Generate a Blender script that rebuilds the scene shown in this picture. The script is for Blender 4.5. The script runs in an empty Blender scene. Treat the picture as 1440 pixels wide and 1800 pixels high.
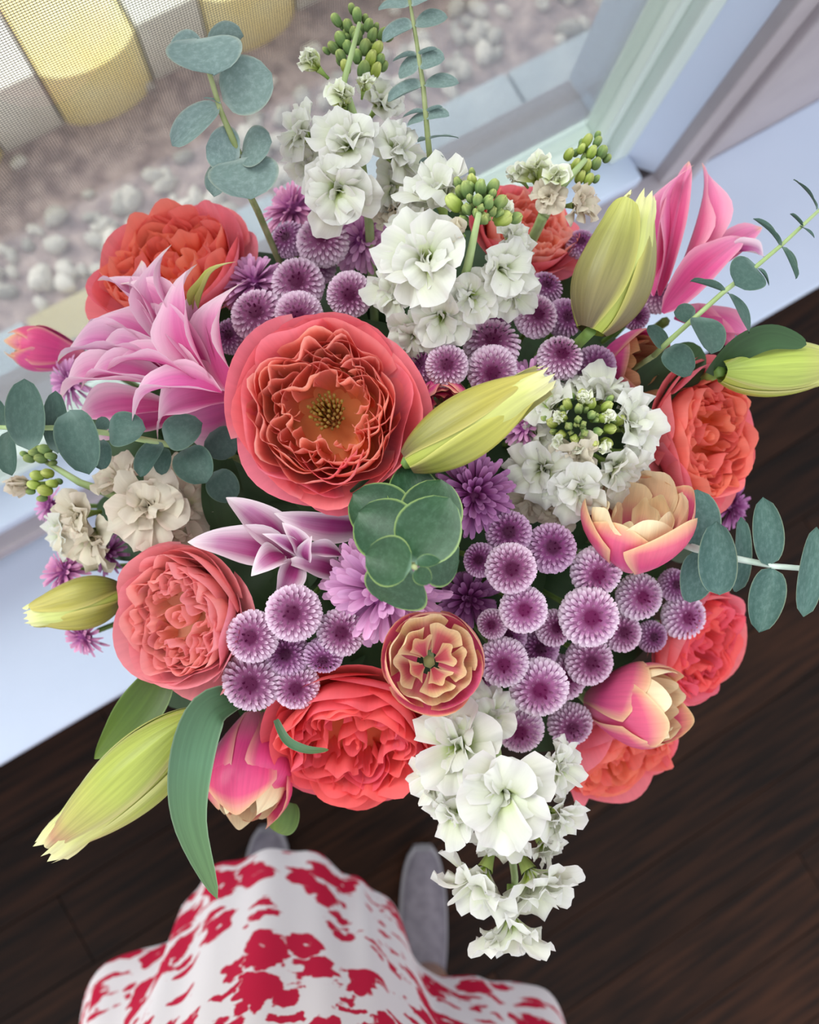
import bpy, math, random
import numpy as np
from mathutils import Vector, Matrix

# ------------------------------------------------------------------ camera, sky, sun, exposure
SC = bpy.context.scene
COL = SC.collection
F = 1440.0                      # focal length in pixels of the 1440 x 1800 frame
CAM_H = 1.50                    # the phone is held 1.5 m above the floor, looking almost straight down
cam_data = bpy.data.cameras.new('camera')
cam_data.sensor_fit = 'HORIZONTAL'; cam_data.sensor_width = 36.0; cam_data.lens = 36.0 * F / 1440.0
cam_data.clip_start = 0.02; cam_data.clip_end = 50
cam = bpy.data.objects.new('camera', cam_data); COL.objects.link(cam)
nadir = Vector(((600 - 720) / F, -(1050 - 900) / F, -1.0))
CAM = Matrix.Translation((0, 0, CAM_H)) @ nadir.rotation_difference(Vector((0, 0, -1))).to_matrix().to_4x4()
cam.matrix_world = CAM
cam_data.dof.use_dof = True; cam_data.dof.focus_distance = 0.41; cam_data.dof.aperture_fstop = 36.0 / 4.2
SC.camera = cam

world = bpy.data.worlds.new('world'); SC.world = world; world.use_nodes = True
bg = world.node_tree.nodes['Background']
bg.inputs[0].default_value = (0.90, 0.93, 0.98, 1); bg.inputs[1].default_value = 1.28

sun_data = bpy.data.lights.new('daylight', 'SUN'); sun_data.energy = 3.3; sun_data.angle = math.radians(50)
sun_data.color = (1.0, 0.98, 0.95)
sun = bpy.data.objects.new('daylight', sun_data); COL.objects.link(sun)
sun.rotation_euler = Vector((0.62, -0.45, -0.66)).to_track_quat('-Z', 'Y').to_euler()

cy = SC.cycles
cy.max_bounces = 5; cy.diffuse_bounces = 3; cy.glossy_bounces = 2; cy.transmission_bounces = 3; cy.transparent_max_bounces = 8
cy.caustics_reflective = False; cy.caustics_refractive = False
vs = SC.view_settings
vs.view_transform = 'Standard'; vs.look = 'None'; vs.exposure = 0.28; vs.gamma = 1.0; vs.use_curve_mapping = False

# ------------------------------------------------------------------ helpers
rnd = random.Random(7)
R_ = math.radians
CR = CAM.to_3x3()

def at(px, py, d):
    return CAM @ Vector(((px - 720) / F * d, (900 - py) / F * d, -d))
def cdir(x, y, z):
    return (CR @ Vector((x, y, z))).normalized()
def on_plane(px, py, z):
    o = CAM.translation; r = at(px, py, 1.0) - o
    return o + r * ((z - o.z) / r.z)

def srgb(h):
    h = h.lstrip('#')
    c = [int(h[i:i + 2], 16) / 255 for i in (0, 2, 4)]
    return tuple((x / 12.92 if x <= 0.04045 else ((x + 0.055) / 1.055) ** 2.4) for x in c) + (1.0,)

class MB:
    """collects grids, tubes and boxes; build() makes ONE mesh"""
    def __init__(s): s.v = []; s.f = []; s.uv = []; s.n = 0
    def add(s, V, Fc, UV=None):
        V = np.asarray(V, float).reshape(-1, 3); Fc = np.asarray(Fc, int)
        s.v.append(V); s.f.extend((Fc + s.n).tolist())
        s.uv.append(np.zeros((len(V), 2)) if UV is None else np.asarray(UV, float).reshape(-1, 2)); s.n += len(V); return s
    def grid(s, nu, nv, fn, M=None, uvfn=None):
        u = np.linspace(-1, 1, nu + 1); v = np.linspace(0, 1, nv + 1)
        U, W = np.meshgrid(u, v)
        P = np.stack(fn(U, W), -1).reshape(-1, 3)
        if M is not None:
            A = np.array(M); P = P @ A[:3, :3].T + A[:3, 3]
        UV = np.stack([U * .5 + .5, W], -1).reshape(-1, 2) if uvfn is None else np.stack(uvfn(U, W), -1).reshape(-1, 2)
        i = np.arange(nv)[:, None] * (nu + 1) + np.arange(nu)[None, :]
        i = i.reshape(-1)
        return s.add(P, np.stack([i, i + 1, i + nu + 2, i + nu + 1], -1), UV)
    def box(s, x0, x1, y0, y1, z0, z1, M=None):
        V = np.array([[x, y, z] for z in (z0, z1) for y in (y0, y1) for x in (x0, x1)], float)
        if M is not None:
            A = np.array(M); V = V @ A[:3, :3].T + A[:3, 3]
        return s.add(V, [[0, 2, 3, 1], [4, 5, 7, 6], [0, 1, 5, 4], [2, 6, 7, 3], [0, 4, 6, 2], [1, 3, 7, 5]])
    def tube(s, pts, rad, seg=8):
        pts = [Vector(p) for p in pts]; n = len(pts)
        if not hasattr(rad, '__len__'): rad = [rad] * n
        V = []; UV = []; up = Vector((0.31, 0.22, 0.92))
        for k, p in enumerate(pts):
            t = (pts[min(k + 1, n - 1)] - pts[max(k - 1, 0)]).normalized()
            a = t.cross(up)
            if a.length < 1e-3: a = t.cross(Vector((1, 0, 0)))
            a.normalize(); b = t.cross(a)
            for j in range(seg):
                q = 2 * math.pi * j / seg
                V.append(p + (a * math.cos(q) + b * math.sin(q)) * rad[k]); UV.append((j / seg, k / (n - 1)))
        Fc = []
        for k in range(n - 1):
            for j in range(seg):
                j2 = (j + 1) % seg
                Fc.append([k * seg + j, k * seg + j2, (k + 1) * seg + j2, (k + 1) * seg + j])
        c0 = len(V); V += [pts[0], pts[-1]]; UV += [(0, 0), (0, 1)]
        s.add([tuple(x) for x in V], Fc, UV)
        base = s.n - len(V)
        for j in range(seg):
            j2 = (j + 1) % seg
            s.f.append([base + c0, base + j2, base + j]); m = (n - 1) * seg
            s.f.append([base + c0 + 1, base + m + j, base + m + j2])
        return s
    def mesh(s, name, mat, smooth=True):
        me = bpy.data.meshes.new(name)
        V = np.concatenate(s.v); UV = np.concatenate(s.uv)
        me.from_pydata(V.tolist(), [], s.f)
        lay = me.uv_layers.new(name='UVMap')
        li = np.zeros(len(me.loops), dtype=np.int32); me.loops.foreach_get('vertex_index', li)
        lay.data.foreach_set('uv', UV[li].astype(np.float32).reshape(-1))
        if smooth: me.polygons.foreach_set('use_smooth', np.ones(len(me.polygons), dtype=bool))
        me.materials.append(mat); me.update()
        return me
    def build(s, name, mat, parent=None, M=None, smooth=True):
        return link(name, s.mesh(name, mat, smooth), parent, M)

def link(name, me, parent=None, M=None):
    o = bpy.data.objects.new(name, me); COL.objects.link(o)
    if parent is not None: o.parent = parent
    if M is not None: o.matrix_basis = M
    return o
def tag(o, label, cat, group=None):
    o['label'] = label; o['category'] = cat
    if group: o['group'] = group
    return o
def thing(name, label, cat, M, group=None):
    o = link(name, None, None, M); o.empty_display_size = 0.01
    return tag(o, label, cat, group)
def frame(loc, zdir, spin=0.0, s=1.0, ref=None):
    """matrix with local Z along zdir"""
    z = Vector(zdir).normalized(); ref = ref or cdir(0.02, 1, 0.03)
    x = ref.cross(z)
    if x.length < 1e-3: x = cdir(1, 0, 0).cross(z)
    x.normalize(); y = z.cross(x)
    M = Matrix((x, y, z)).transposed().to_4x4()
    M = Matrix.Translation(loc) @ M @ Matrix.Rotation(spin, 4, 'Z')
    return M @ Matrix.Scale(s, 4) if s != 1.0 else M
def frame_x(base, tip, normal, wid, zs=None):
    """unit leaf/petal along local X from base to tip, width wid, normal along local Z"""
    X = tip - base; L = X.length; x = X / L
    n = Vector(normal); n = n - x * n.dot(x)
    if n.length < 1e-4: n = Vector((0, 0, 1)) - x * x.z
    n.normalize(); y = n.cross(x)
    M = Matrix((x * L, y * wid, n * (zs or L))).transposed().to_4x4()
    M.translation = base
    return M
def rz(a): return Matrix.Rotation(a, 4, 'Z')

# ------------------------------------------------------------------ materials
def new_mat(name):
    m = bpy.data.materials.new(name); m.use_nodes = True
    nt = m.node_tree; nt.nodes.clear()
    return m, nt, nt.nodes, nt.links
def ramp(N, stops, interp='LINEAR'):
    r = N.new('ShaderNodeValToRGB'); r.color_ramp.interpolation = interp
    e = r.color_ramp.elements
    while len(e) < len(stops): e.new(0.5)
    for k, (p, c) in enumerate(stops):
        e[k].position = p; e[k].color = srgb(c) if isinstance(c, str) else c
    return r
def math_node(N, Lk, op, a, b=None):
    m = N.new('ShaderNodeMath'); m.operation = op
    for k, x in enumerate((a, b)):
        if x is None: continue
        if isinstance(x, (int, float)): m.inputs[k].default_value = x
        else: Lk.new(x, m.inputs[k])
    return m.outputs[0]
def mix_col(N, Lk, fac, a, b, mode='MIX'):
    m = N.new('ShaderNodeMix'); m.data_type = 'RGBA'; m.blend_type = mode
    for sock, x in ((m.inputs[0], fac), (m.inputs[6], a), (m.inputs[7], b)):
        if isinstance(x, (int, float)): sock.default_value = x
        elif isinstance(x, str): sock.default_value = srgb(x)
        elif isinstance(x, tuple): sock.default_value = x
        else: Lk.new(x, sock)
    return m.outputs[2]

def petal_mat(name, along, edge=None, edge_pos=(0.72, 1.0), trans=0.25, rough=0.5, veins=0.15, vein_n=26, var=0.06, spec=0.3, mottled=0.0, bump=0.15, mott_col='#ffffff', hue=0.01):
    """petal / leaf: colour runs along the petal (UV v), optional rim colour (UV u), fine lengthwise veins"""
    m, nt, N, Lk = new_mat(name)
    uv = N.new('ShaderNodeUVMap'); sep = N.new('ShaderNodeSeparateXYZ'); Lk.new(uv.outputs[0], sep.inputs[0])
    u, v = sep.outputs[0], sep.outputs[1]
    rp = ramp(N, along); Lk.new(v, rp.inputs[0]); col = rp.outputs[0]
    if edge:
        a = math_node(N, Lk, 'ABSOLUTE', math_node(N, Lk, 'MULTIPLY', math_node(N, Lk, 'SUBTRACT', u, 0.5), 2.0))
        er = ramp(N, [(edge_pos[0], (0, 0, 0, 1)), (edge_pos[1], (1, 1, 1, 1))]); Lk.new(a, er.inputs[0])
        col = mix_col(N, Lk, er.outputs[0], col, edge)
    mp = N.new('ShaderNodeMapping'); mp.inputs['Scale'].default_value = (vein_n, 1.6, 1)
    Lk.new(uv.outputs[0], mp.inputs[0])
    oi = N.new('ShaderNodeObjectInfo')
    add = N.new('ShaderNodeVectorMath'); add.operation = 'ADD'; Lk.new(mp.outputs[0], add.inputs[0])
    cmb = N.new('ShaderNodeCombineXYZ'); Lk.new(math_node(N, Lk, 'MULTIPLY', oi.outputs['Random'], 40.0), cmb.inputs[2]); Lk.new(cmb.outputs[0], add.inputs[1])
    nz = N.new('ShaderNodeTexNoise'); nz.inputs['Scale'].default_value = 1.0; nz.inputs['Detail'].default_value = 3.0
    Lk.new(add.outputs[0], nz.inputs['Vector'])
    vr = ramp(N, [(0.3, (1 - veins,) * 3 + (1,)), (0.7, (1, 1, 1, 1))]); Lk.new(nz.outputs[0], vr.inputs[0])
    col = mix_col(N, Lk, 1.0, col, vr.outputs[0], 'MULTIPLY')
    if mottled > 0:
        n2 = N.new('ShaderNodeTexNoise'); n2.inputs['Scale'].default_value = 9.0; n2.inputs['Detail'].default_value = 6.0; n2.inputs['Roughness'].default_value = .7
        Lk.new(uv.outputs[0], n2.inputs['Vector'])
        r2 = ramp(N, [(0.45, (0, 0, 0, 1)), (0.75, (mottled,) * 3 + (1,))]); Lk.new(n2.outputs[0], r2.inputs[0])
        col = mix_col(N, Lk, r2.outputs[0], col, mott_col)
    hs = N.new('ShaderNodeHueSaturation'); Lk.new(col, hs.inputs['Color'])
    Lk.new(math_node(N, Lk, 'ADD', math_node(N, Lk, 'MULTIPLY', oi.outputs['Random'], 2 * var), 1 - var), hs.inputs['Value'])
    Lk.new(math_node(N, Lk, 'ADD', math_node(N, Lk, 'MULTIPLY', oi.outputs['Random'], 2 * hue), 0.5 - hue), hs.inputs['Hue'])
    col = hs.outputs[0]
    p = N.new('ShaderNodeBsdfPrincipled'); Lk.new(col, p.inputs['Base Color'])
    p.inputs['Roughness'].default_value = rough; p.inputs['Specular IOR Level'].default_value = spec
    if bump > 0:
        b = N.new('ShaderNodeBump'); b.inputs['Strength'].default_value = bump; b.inputs['Distance'].default_value = 0.001
        Lk.new(nz.outputs[0], b.inputs['Height']); Lk.new(b.outputs[0], p.inputs['Normal'])
    out = N.new('ShaderNodeOutputMaterial')
    if trans > 0:
        t = N.new('ShaderNodeBsdfTranslucent'); Lk.new(col, t.inputs[0])
        mx = N.new('ShaderNodeMixShader'); mx.inputs[0].default_value = trans
        Lk.new(p.outputs[0], mx.inputs[1]); Lk.new(t.outputs[0], mx.inputs[2]); Lk.new(mx.outputs[0], out.inputs[0])
    else: Lk.new(p.outputs[0], out.inputs[0])
    return m

def plain_mat(name, c, rough=0.5, spec=0.4, noise=0.0, nscale=20.0, c2=None, bump=0.0, stretch=(1, 1, 1), coords='Object', var=0.0, detail=5.0):
    m, nt, N, Lk = new_mat(name)
    p = N.new('ShaderNodeBsdfPrincipled'); p.inputs['Roughness'].default_value = rough; p.inputs['Specular IOR Level'].default_value = spec
    out = N.new('ShaderNodeOutputMaterial'); Lk.new(p.outputs[0], out.inputs[0])
    tc = N.new('ShaderNodeTexCoord'); mp = N.new('ShaderNodeMapping'); mp.inputs['Scale'].default_value = stretch
    Lk.new(tc.outputs[coords], mp.inputs[0])
    nz = N.new('ShaderNodeTexNoise'); nz.inputs['Scale'].default_value = nscale; nz.inputs['Detail'].default_value = detail
    oi = N.new('ShaderNodeObjectInfo')
    add = N.new('ShaderNodeVectorMath'); add.operation = 'ADD'; Lk.new(mp.outputs[0], add.inputs[0])
    cmb = N.new('ShaderNodeCombineXYZ'); Lk.new(math_node(N, Lk, 'MULTIPLY', oi.outputs['Random'], 30.0), cmb.inputs[1]); Lk.new(cmb.outputs[0], add.inputs[1])
    Lk.new(add.outputs[0], nz.inputs['Vector'])
    rp = ramp(N, [(0.35, c), (0.68, c2 or c)]); Lk.new(nz.outputs[0], rp.inputs[0])
    col = rp.outputs[0]
    if var > 0:
        hs = N.new('ShaderNodeHueSaturation'); Lk.new(col, hs.inputs['Color'])
        Lk.new(math_node(N, Lk, 'ADD', math_node(N, Lk, 'MULTIPLY', oi.outputs['Random'], 2 * var), 1 - var), hs.inputs['Value']); col = hs.outputs[0]
    Lk.new(col, p.inputs['Base Color'])
    if bump > 0:
        b = N.new('ShaderNodeBump'); b.inputs['Strength'].default_value = bump; b.inputs['Distance'].default_value = 0.002
        Lk.new(nz.outputs[0], b.inputs['Height']); Lk.new(b.outputs[0], p.inputs['Normal'])
    return m

M = {}
M['paint'] = plain_mat('white_paint_sky_tint', '#c2cee2', .45, .4, c2='#c8d3e6', nscale=6)  # white paint, with the blue of the skylight mixed into its colour
M['wall'] = plain_mat('wall_paint', '#a8a0a5', .8, .2, c2='#aea6aa', nscale=30, bump=.05)
M['vinyl'] = plain_mat('pale_green_vinyl', '#d3e0d8', .35, .5, c2='#dae6df', nscale=5)
M['plank'] = plain_mat('dark_plank', '#120804', .55, .12, c2='#301a0e', nscale=5, stretch=(1.0, 14, 8), bump=.12, var=.28)
M['subfloor'] = plain_mat('subfloor', '#0b0706', .8, .1)
M['mulch'] = plain_mat('mulch', '#9c8688', .9, .1, c2='#d8c0ba', nscale=26, bump=.6)
M['stone'] = plain_mat('pebble', '#c8bcb0', .8, .2, c2='#f4eee6', nscale=14, var=.3)
M['paver'] = plain_mat('paver', '#c6d2dc', .85, .2, c2='#dfe8ee', nscale=9, bump=.2, var=.10)
M['paver_warm'] = plain_mat('sandy_paver', '#dccb9c', .85, .2, c2='#ecdcb4', nscale=9, bump=.2, var=.06)
M['edging'] = plain_mat('sunlit_yellow_edging', '#ffe494', .85, .2, c2='#fff2bc', nscale=7, bump=.1, var=.05)  # yellow blocks, colour raised to carry the sunlight falling on them
M['edging_pale'] = plain_mat('pale_edging', '#e9e2d2', .85, .2, c2='#f6f1e6', nscale=7, bump=.1, var=.04)
M['wire'] = plain_mat('screen_wire', '#565452', .5, .4)
M['stem'] = plain_mat('stem_green', '#5d7a35', .5, .4, c2='#7d9a4c', nscale=60)
M['stem_pale'] = plain_mat('stem_pale', '#93a86a', .5, .4, c2='#adc08a', nscale=60)
M['stem_euc'] = plain_mat('stem_eucalyptus', '#7e8a55', .55, .3, c2='#a4ab7c', nscale=80)
M['stem_white'] = plain_mat('stem_bloomed', '#b9cbbc', .6, .3, c2='#dbe6dc', nscale=80)
M['shoe'] = plain_mat('grey_canvas', '#6a646c', .8, .2, c2='#7c757d', nscale=60)
M['sole'] = plain_mat('pale_sole', '#8f8b90', .6, .3)
M['skin'] = plain_mat('skin', '#c99a82', .5, .4, c2='#d1a48c', nscale=12)
M['stamen'] = petal_mat('stamen', [(0, '#8a7a2a'), (.7, '#b59a3d'), (1, '#7a5a20')], trans=.0, veins=0)

# flowers
M['rose_o'] = petal_mat('rose_outer', [(0, '#fbb07c'), (.45, '#ff8c96'), (1, '#ff909c')], edge='#ffacb4', edge_pos=(.8, 1.05), trans=.36, veins=.10, vein_n=18, var=.05)
M['rose_i'] = petal_mat('rose_inner', [(0, '#fb9450'), (.4, '#ff906c'), (.85, '#ff9a88'), (1, '#ffbcae')], trans=.42, veins=.08, vein_n=14, var=.05)
M['rose_p'] = petal_mat('rose_peach', [(0, '#fab48c'), (.5, '#ffa892'), (1, '#ffacac')], trans=.40, veins=.08, vein_n=14, var=.05)
M['rose_q'] = petal_mat('rose_pale', [(0, '#fbc09c'), (.45, '#ffa6a8'), (1, '#ffa2aa')], edge='#ffbcc0', edge_pos=(.8, 1.05), trans=.36, veins=.10, vein_n=18, var=.05)
M['rose_r'] = petal_mat('rose_deep', [(0, '#fb6a40'), (.5, '#ff6868'), (1, '#ff7a84')], trans=.38, veins=.08, vein_n=14, var=.05)
M['rose_n'] = petal_mat('rose_orange', [(0, '#fb7e3c'), (.5, '#ff7a56'), (1, '#ff9484')], trans=.40, veins=.08, vein_n=14, var=.05)
M['lily'] = petal_mat('lily_pink', [(0, '#cf4585'), (.35, '#e267aa'), (.65, '#e892c2'), (.88, '#f4d8e4'), (1, '#f2e4cc')], edge='#f6d2e2', edge_pos=(.45, 1.0), trans=.28, veins=.12, vein_n=22)
M['lily_w'] = petal_mat('lily_white_edged', [(0, '#8a2a66'), (.4, '#a8407f'), (.72, '#c284ac'), (.95, '#efdfe6'), (1, '#f2e8e6')], edge='#f0dde6', edge_pos=(.35, .95), trans=.22, veins=.16, vein_n=24)
M['lily_d'] = petal_mat('lily_rose', [(0, '#d04585'), (.5, '#e86aa4'), (.9, '#ee96be'), (1, '#f0c4a0')], edge='#f4aec6', edge_pos=(.6, 1.1), trans=.25, veins=.12, vein_n=22)
M['bud_y'] = petal_mat('lily_bud_yellow', [(0, '#6b5a3c'), (.15, '#8f8f3e'), (.6, '#bdb650'), (1, '#d2c766')], edge='#d6cf72', edge_pos=(.78, 1.0), trans=.12, veins=.28, vein_n=16, rough=.38, bump=.35, spec=.45)
M['bud_o'] = petal_mat('lily_bud_olive', [(0, '#6f6048'), (.3, '#8c8252'), (.7, '#9c9a50'), (1, '#c4c566')], edge='#ccc868', edge_pos=(.75, 1.0), trans=.12, veins=.28, vein_n=16, rough=.4, bump=.35, spec=.4)
M['bud_g'] = petal_mat('lily_bud_green', [(0, '#a9bb55'), (.5, '#b9c75c'), (.8, '#c6c06a'), (.93, '#c79a72'), (1, '#d9cf9a')], edge='#d3d184', edge_pos=(.7, 1.0), trans=.12, veins=.30, vein_n=18, rough=.4, bump=.4, spec=.4)
M['bud_in'] = petal_mat('lily_bud_inner', [(0, '#b2bb52'), (.8, '#d6d884'), (1, '#efeab0')], trans=.15, veins=.15, vein_n=12, rough=.4)
M['tul'] = petal_mat('tulip_pink', [(0, '#f08aa6'), (.35, '#ea5a92'), (.78, '#ec6a8c'), (.95, '#f6b894'), (1, '#f9d6a6')], edge='#f8c8a0', edge_pos=(.72, 1.02), trans=.22, veins=.14, vein_n=26, rough=.36, spec=.4)
M['tul_m'] = petal_mat('tulip_magenta', [(0, '#f08cb0'), (.35, '#ec4e9c'), (.85, '#ea5690'), (1, '#f2b492')], edge='#eea0a0', edge_pos=(.75, 1.05), trans=.22, veins=.14, vein_n=26, rough=.36, spec=.4)
M['tul_c'] = petal_mat('tulip_cream', [(0, '#e8608a'), (.40, '#ee8494'), (.66, '#f8d4ac'), (1, '#fdebc4')], edge='#fce4bc', edge_pos=(.5, .95), trans=.22, veins=.12, vein_n=20, rough=.4)
M['tul_b'] = petal_mat('tulip_bronze', [(0, '#a83a4c'), (.5, '#c66a50'), (1, '#d9a274')], edge='#d89070', edge_pos=(.5, 1.0), trans=.15, veins=.2, vein_n=20, rough=.4)
M['stock'] = petal_mat('stock_white', [(0, '#9cbc2c'), (.26, '#c2d86e'), (.52, '#e6e9d0'), (1, '#ebe9e4')], edge='#ece8e4', trans=.36, veins=.05, vein_n=18, var=.03, rough=.55)
M['stock_c'] = petal_mat('stock_cream', [(0, '#b0bf48'), (.2, '#d8d898'), (.5, '#e6dcc6'), (1, '#eadfcc')], edge='#ecdccc', trans=.36, veins=.06, vein_n=18, var=.04, rough=.55)
M['stock_g'] = petal_mat('stock_green_white', [(0, '#a4b84a'), (.4, '#c7d47c'), (.8, '#e9edcc'), (1, '#f6f5ea')], trans=.25, veins=.10, vein_n=14, var=.05, rough=.55)
M['calyx'] = petal_mat('stock_calyx', [(0, '#6f8f3c'), (1, '#a9bf6a')], trans=.0, veins=.2, vein_n=8, rough=.6)
M['sbud'] = petal_mat('stock_bud', [(0, '#56703c'), (.5, '#6f8a50'), (.8, '#98aa62'), (1, '#c4cc80')], trans=.0, veins=.35, vein_n=9, rough=.65, bump=.5)
M['sbud_y'] = petal_mat('stock_bud_yellow', [(0, '#7c9440'), (.5, '#a2b44c'), (1, '#dfe48e')], trans=.1, veins=.35, vein_n=7, rough=.6, bump=.5)
# button mums: uv.x = distance from the middle, uv.y = along the floret
def mum_mat(name, heart, mid, body, tip):
    m, nt, N, Lk = new_mat(name)
    uv = N.new('ShaderNodeUVMap'); sep = N.new('ShaderNodeSeparateXYZ'); Lk.new(uv.outputs[0], sep.inputs[0])
    r1 = ramp(N, [(0.0, heart), (0.14, heart), (0.30, mid), (0.62, body)]); Lk.new(sep.outputs[0], r1.inputs[0])
    r2 = ramp(N, [(0.25, (0, 0, 0, 1)), (0.85, (1, 1, 1, 1))]); Lk.new(sep.outputs[1], r2.inputs[0])
    r3 = ramp(N, [(0.14, (0, 0, 0, 1)), (0.45, (.9, .9, .9, 1))]); Lk.new(sep.outputs[0], r3.inputs[0])
    f = math_node(N, Lk, 'MULTIPLY', r2.outputs[0], r3.outputs[0])
    col = mix_col(N, Lk, f, r1.outputs[0], tip)
    oi = N.new('ShaderNodeObjectInfo')
    hs = N.new('ShaderNodeHueSaturation'); Lk.new(col, hs.inputs['Color'])
    Lk.new(math_node(N, Lk, 'ADD', math_node(N, Lk, 'MULTIPLY', oi.outputs['Random'], .16), .92), hs.inputs['Value'])
    p = N.new('ShaderNodeBsdfPrincipled'); Lk.new(hs.outputs[0], p.inputs['Base Color']); p.inputs['Roughness'].default_value = .6
    p.inputs['Specular IOR Level'].default_value = .25
    t = N.new('ShaderNodeBsdfTranslucent'); Lk.new(hs.outputs[0], t.inputs[0])
    mx = N.new('ShaderNodeMixShader'); mx.inputs[0].default_value = .2
    out = N.new('ShaderNodeOutputMaterial')
    Lk.new(p.outputs[0], mx.inputs[1]); Lk.new(t.outputs[0], mx.inputs[2]); Lk.new(mx.outputs[0], out.inputs[0])
    return m
M['mum'] = mum_mat('button_mum', '#5a1040', '#a05a88', '#c292b2', '#efd8e8')
M['mum_d'] = mum_mat('button_mum_deep', '#4a0d38', '#904880', '#ac78a2', '#dab8d4')
M['mum_l'] = mum_mat('button_mum_light', '#701650', '#b870a2', '#cfa4c6', '#f6e4f0')
M['pom'] = petal_mat('pom_lilac', [(0, '#9c4690'), (.4, '#d48ec4'), (1, '#edb6de')], trans=.25, veins=.12, vein_n=4, var=.08)
M['pom_p'] = petal_mat('pom_pinkish', [(0, '#aa549c'), (.4, '#da90c6'), (1, '#f2b4d4')], trans=.25, veins=.12, vein_n=4, var=.08)
M['pom_d'] = petal_mat('pom_shaded_purple', [(0, '#6a1e58'), (.5, '#96488a'), (1, '#c084b8')], trans=.2, veins=.12, vein_n=4, var=.10)  # deeper purple blooms, the shade they sit in also painted into the colour
M['euc_g'] = petal_mat('eucalyptus_green', [(0, '#84a690'), (.10, '#305636'), (.7, '#24482b'), (1, '#2c5230')], edge='#8aa45c', edge_pos=(.92, .98), trans=.06, veins=.12, vein_n=7, mottled=.22, mott_col='#6f9478', rough=.42, spec=.45)
M['euc_b'] = petal_mat('eucalyptus_blue', [(0, '#a9b8b0'), (.15, '#7b918c'), (1, '#768c88')], edge='#98a294', edge_pos=(.90, 1), trans=.10, veins=.14, vein_n=7, mottled=.5, mott_col='#a8bab8', rough=.6)
M['euc_d'] = petal_mat('eucalyptus_teal', [(0, '#58766e'), (.14, '#4a6862'), (1, '#46645c')], edge='#8f9c82', edge_pos=(.93, 1), trans=.05, veins=.12, vein_n=7, mottled=.35, mott_col='#86a09c', rough=.6)
M['euc_k'] = petal_mat('eucalyptus_dark', [(0, '#6f857c'), (.2, '#465f56'), (1, '#3f584f')], edge='#647a66', edge_pos=(.93, 1), trans=.04, veins=.12, vein_n=7, mottled=.3, mott_col='#6d857c', rough=.55)
M['leaf'] = petal_mat('lily_leaf', [(0, '#4a6222'), (.5, '#56742a'), (1, '#6a8434')], edge='#7c9a56', edge_pos=(.92, 1), trans=.15, veins=.25, vein_n=9, rough=.4, spec=.4)
M['leaf_g'] = petal_mat('strap_leaf', [(0, '#3c5c38'), (.5, '#5a8260'), (1, '#62824e')], edge='#86a07e', edge_pos=(.9, 1), trans=.12, veins=.25, vein_n=9, rough=.42, spec=.4)
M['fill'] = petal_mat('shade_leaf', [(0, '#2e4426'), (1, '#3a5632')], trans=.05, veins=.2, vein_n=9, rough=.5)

def fabric_mat():
    m, nt, N, Lk = new_mat('floral_print')
    uv = N.new('ShaderNodeUVMap')
    nz = N.new('ShaderNodeTexNoise'); nz.inputs['Scale'].default_value = 34; nz.inputs['Detail'].default_value = 3
    Lk.new(uv.outputs[0], nz.inputs['Vector'])
    sc = N.new('ShaderNodeVectorMath'); sc.operation = 'SCALE'; sc.inputs['Scale'].default_value = .050
    sb = N.new('ShaderNodeVectorMath'); sb.operation = 'SUBTRACT'; sb.inputs[1].default_value = (.5, .5, .5)
    Lk.new(nz.outputs['Color'], sb.inputs[0]); Lk.new(sb.outputs[0], sc.inputs[0])
    ad = N.new('ShaderNodeVectorMath'); ad.operation = 'ADD'; Lk.new(uv.outputs[0], ad.inputs[0]); Lk.new(sc.outputs[0], ad.inputs[1])
    mp = N.new('ShaderNodeMapping'); mp.inputs['Scale'].default_value = (1, .85, 1); mp.inputs['Rotation'].default_value = (0, 0, .3)
    Lk.new(ad.outputs[0], mp.inputs[0])
    v1 = N.new('ShaderNodeTexVoronoi'); v1.inputs['Scale'].default_value = 18; Lk.new(mp.outputs[0], v1.inputs['Vector'])
    flower = ramp(N, [(.06, (0, 0, 0, 1)), (.10, (1, 1, 1, 1)), (.45, (1, 1, 1, 1)), (.49, (0, 0, 0, 1))]); Lk.new(v1.outputs['Distance'], flower.inputs[0])
    mp2 = N.new('ShaderNodeMapping'); mp2.inputs['Scale'].default_value = (.75, 1.9, 1); mp2.inputs['Rotation'].default_value = (0, 0, -.6); mp2.inputs['Location'].default_value = (.37, .11, 0)
    Lk.new(ad.outputs[0], mp2.inputs[0])
    v2 = N.new('ShaderNodeTexVoronoi'); v2.inputs['Scale'].default_value = 20; Lk.new(mp2.outputs[0], v2.inputs['Vector'])
    leaf = ramp(N, [(.29, (1, 1, 1, 1)), (.34, (0, 0, 0, 1))]); Lk.new(v2.outputs['Distance'], leaf.inputs[0])
    f = math_node(N, Lk, 'MAXIMUM', flower.outputs[0], leaf.outputs[0])
    col = mix_col(N, Lk, f, '#dcd2d2', '#b80f36')
    p = N.new('ShaderNodeBsdfPrincipled'); Lk.new(col, p.inputs['Base Color']); p.inputs['Roughness'].default_value = .75; p.inputs['Specular IOR Level'].default_value = .2
    out = N.new('ShaderNodeOutputMaterial'); Lk.new(p.outputs[0], out.inputs[0])
    return m
M['dress'] = fabric_mat()

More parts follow.
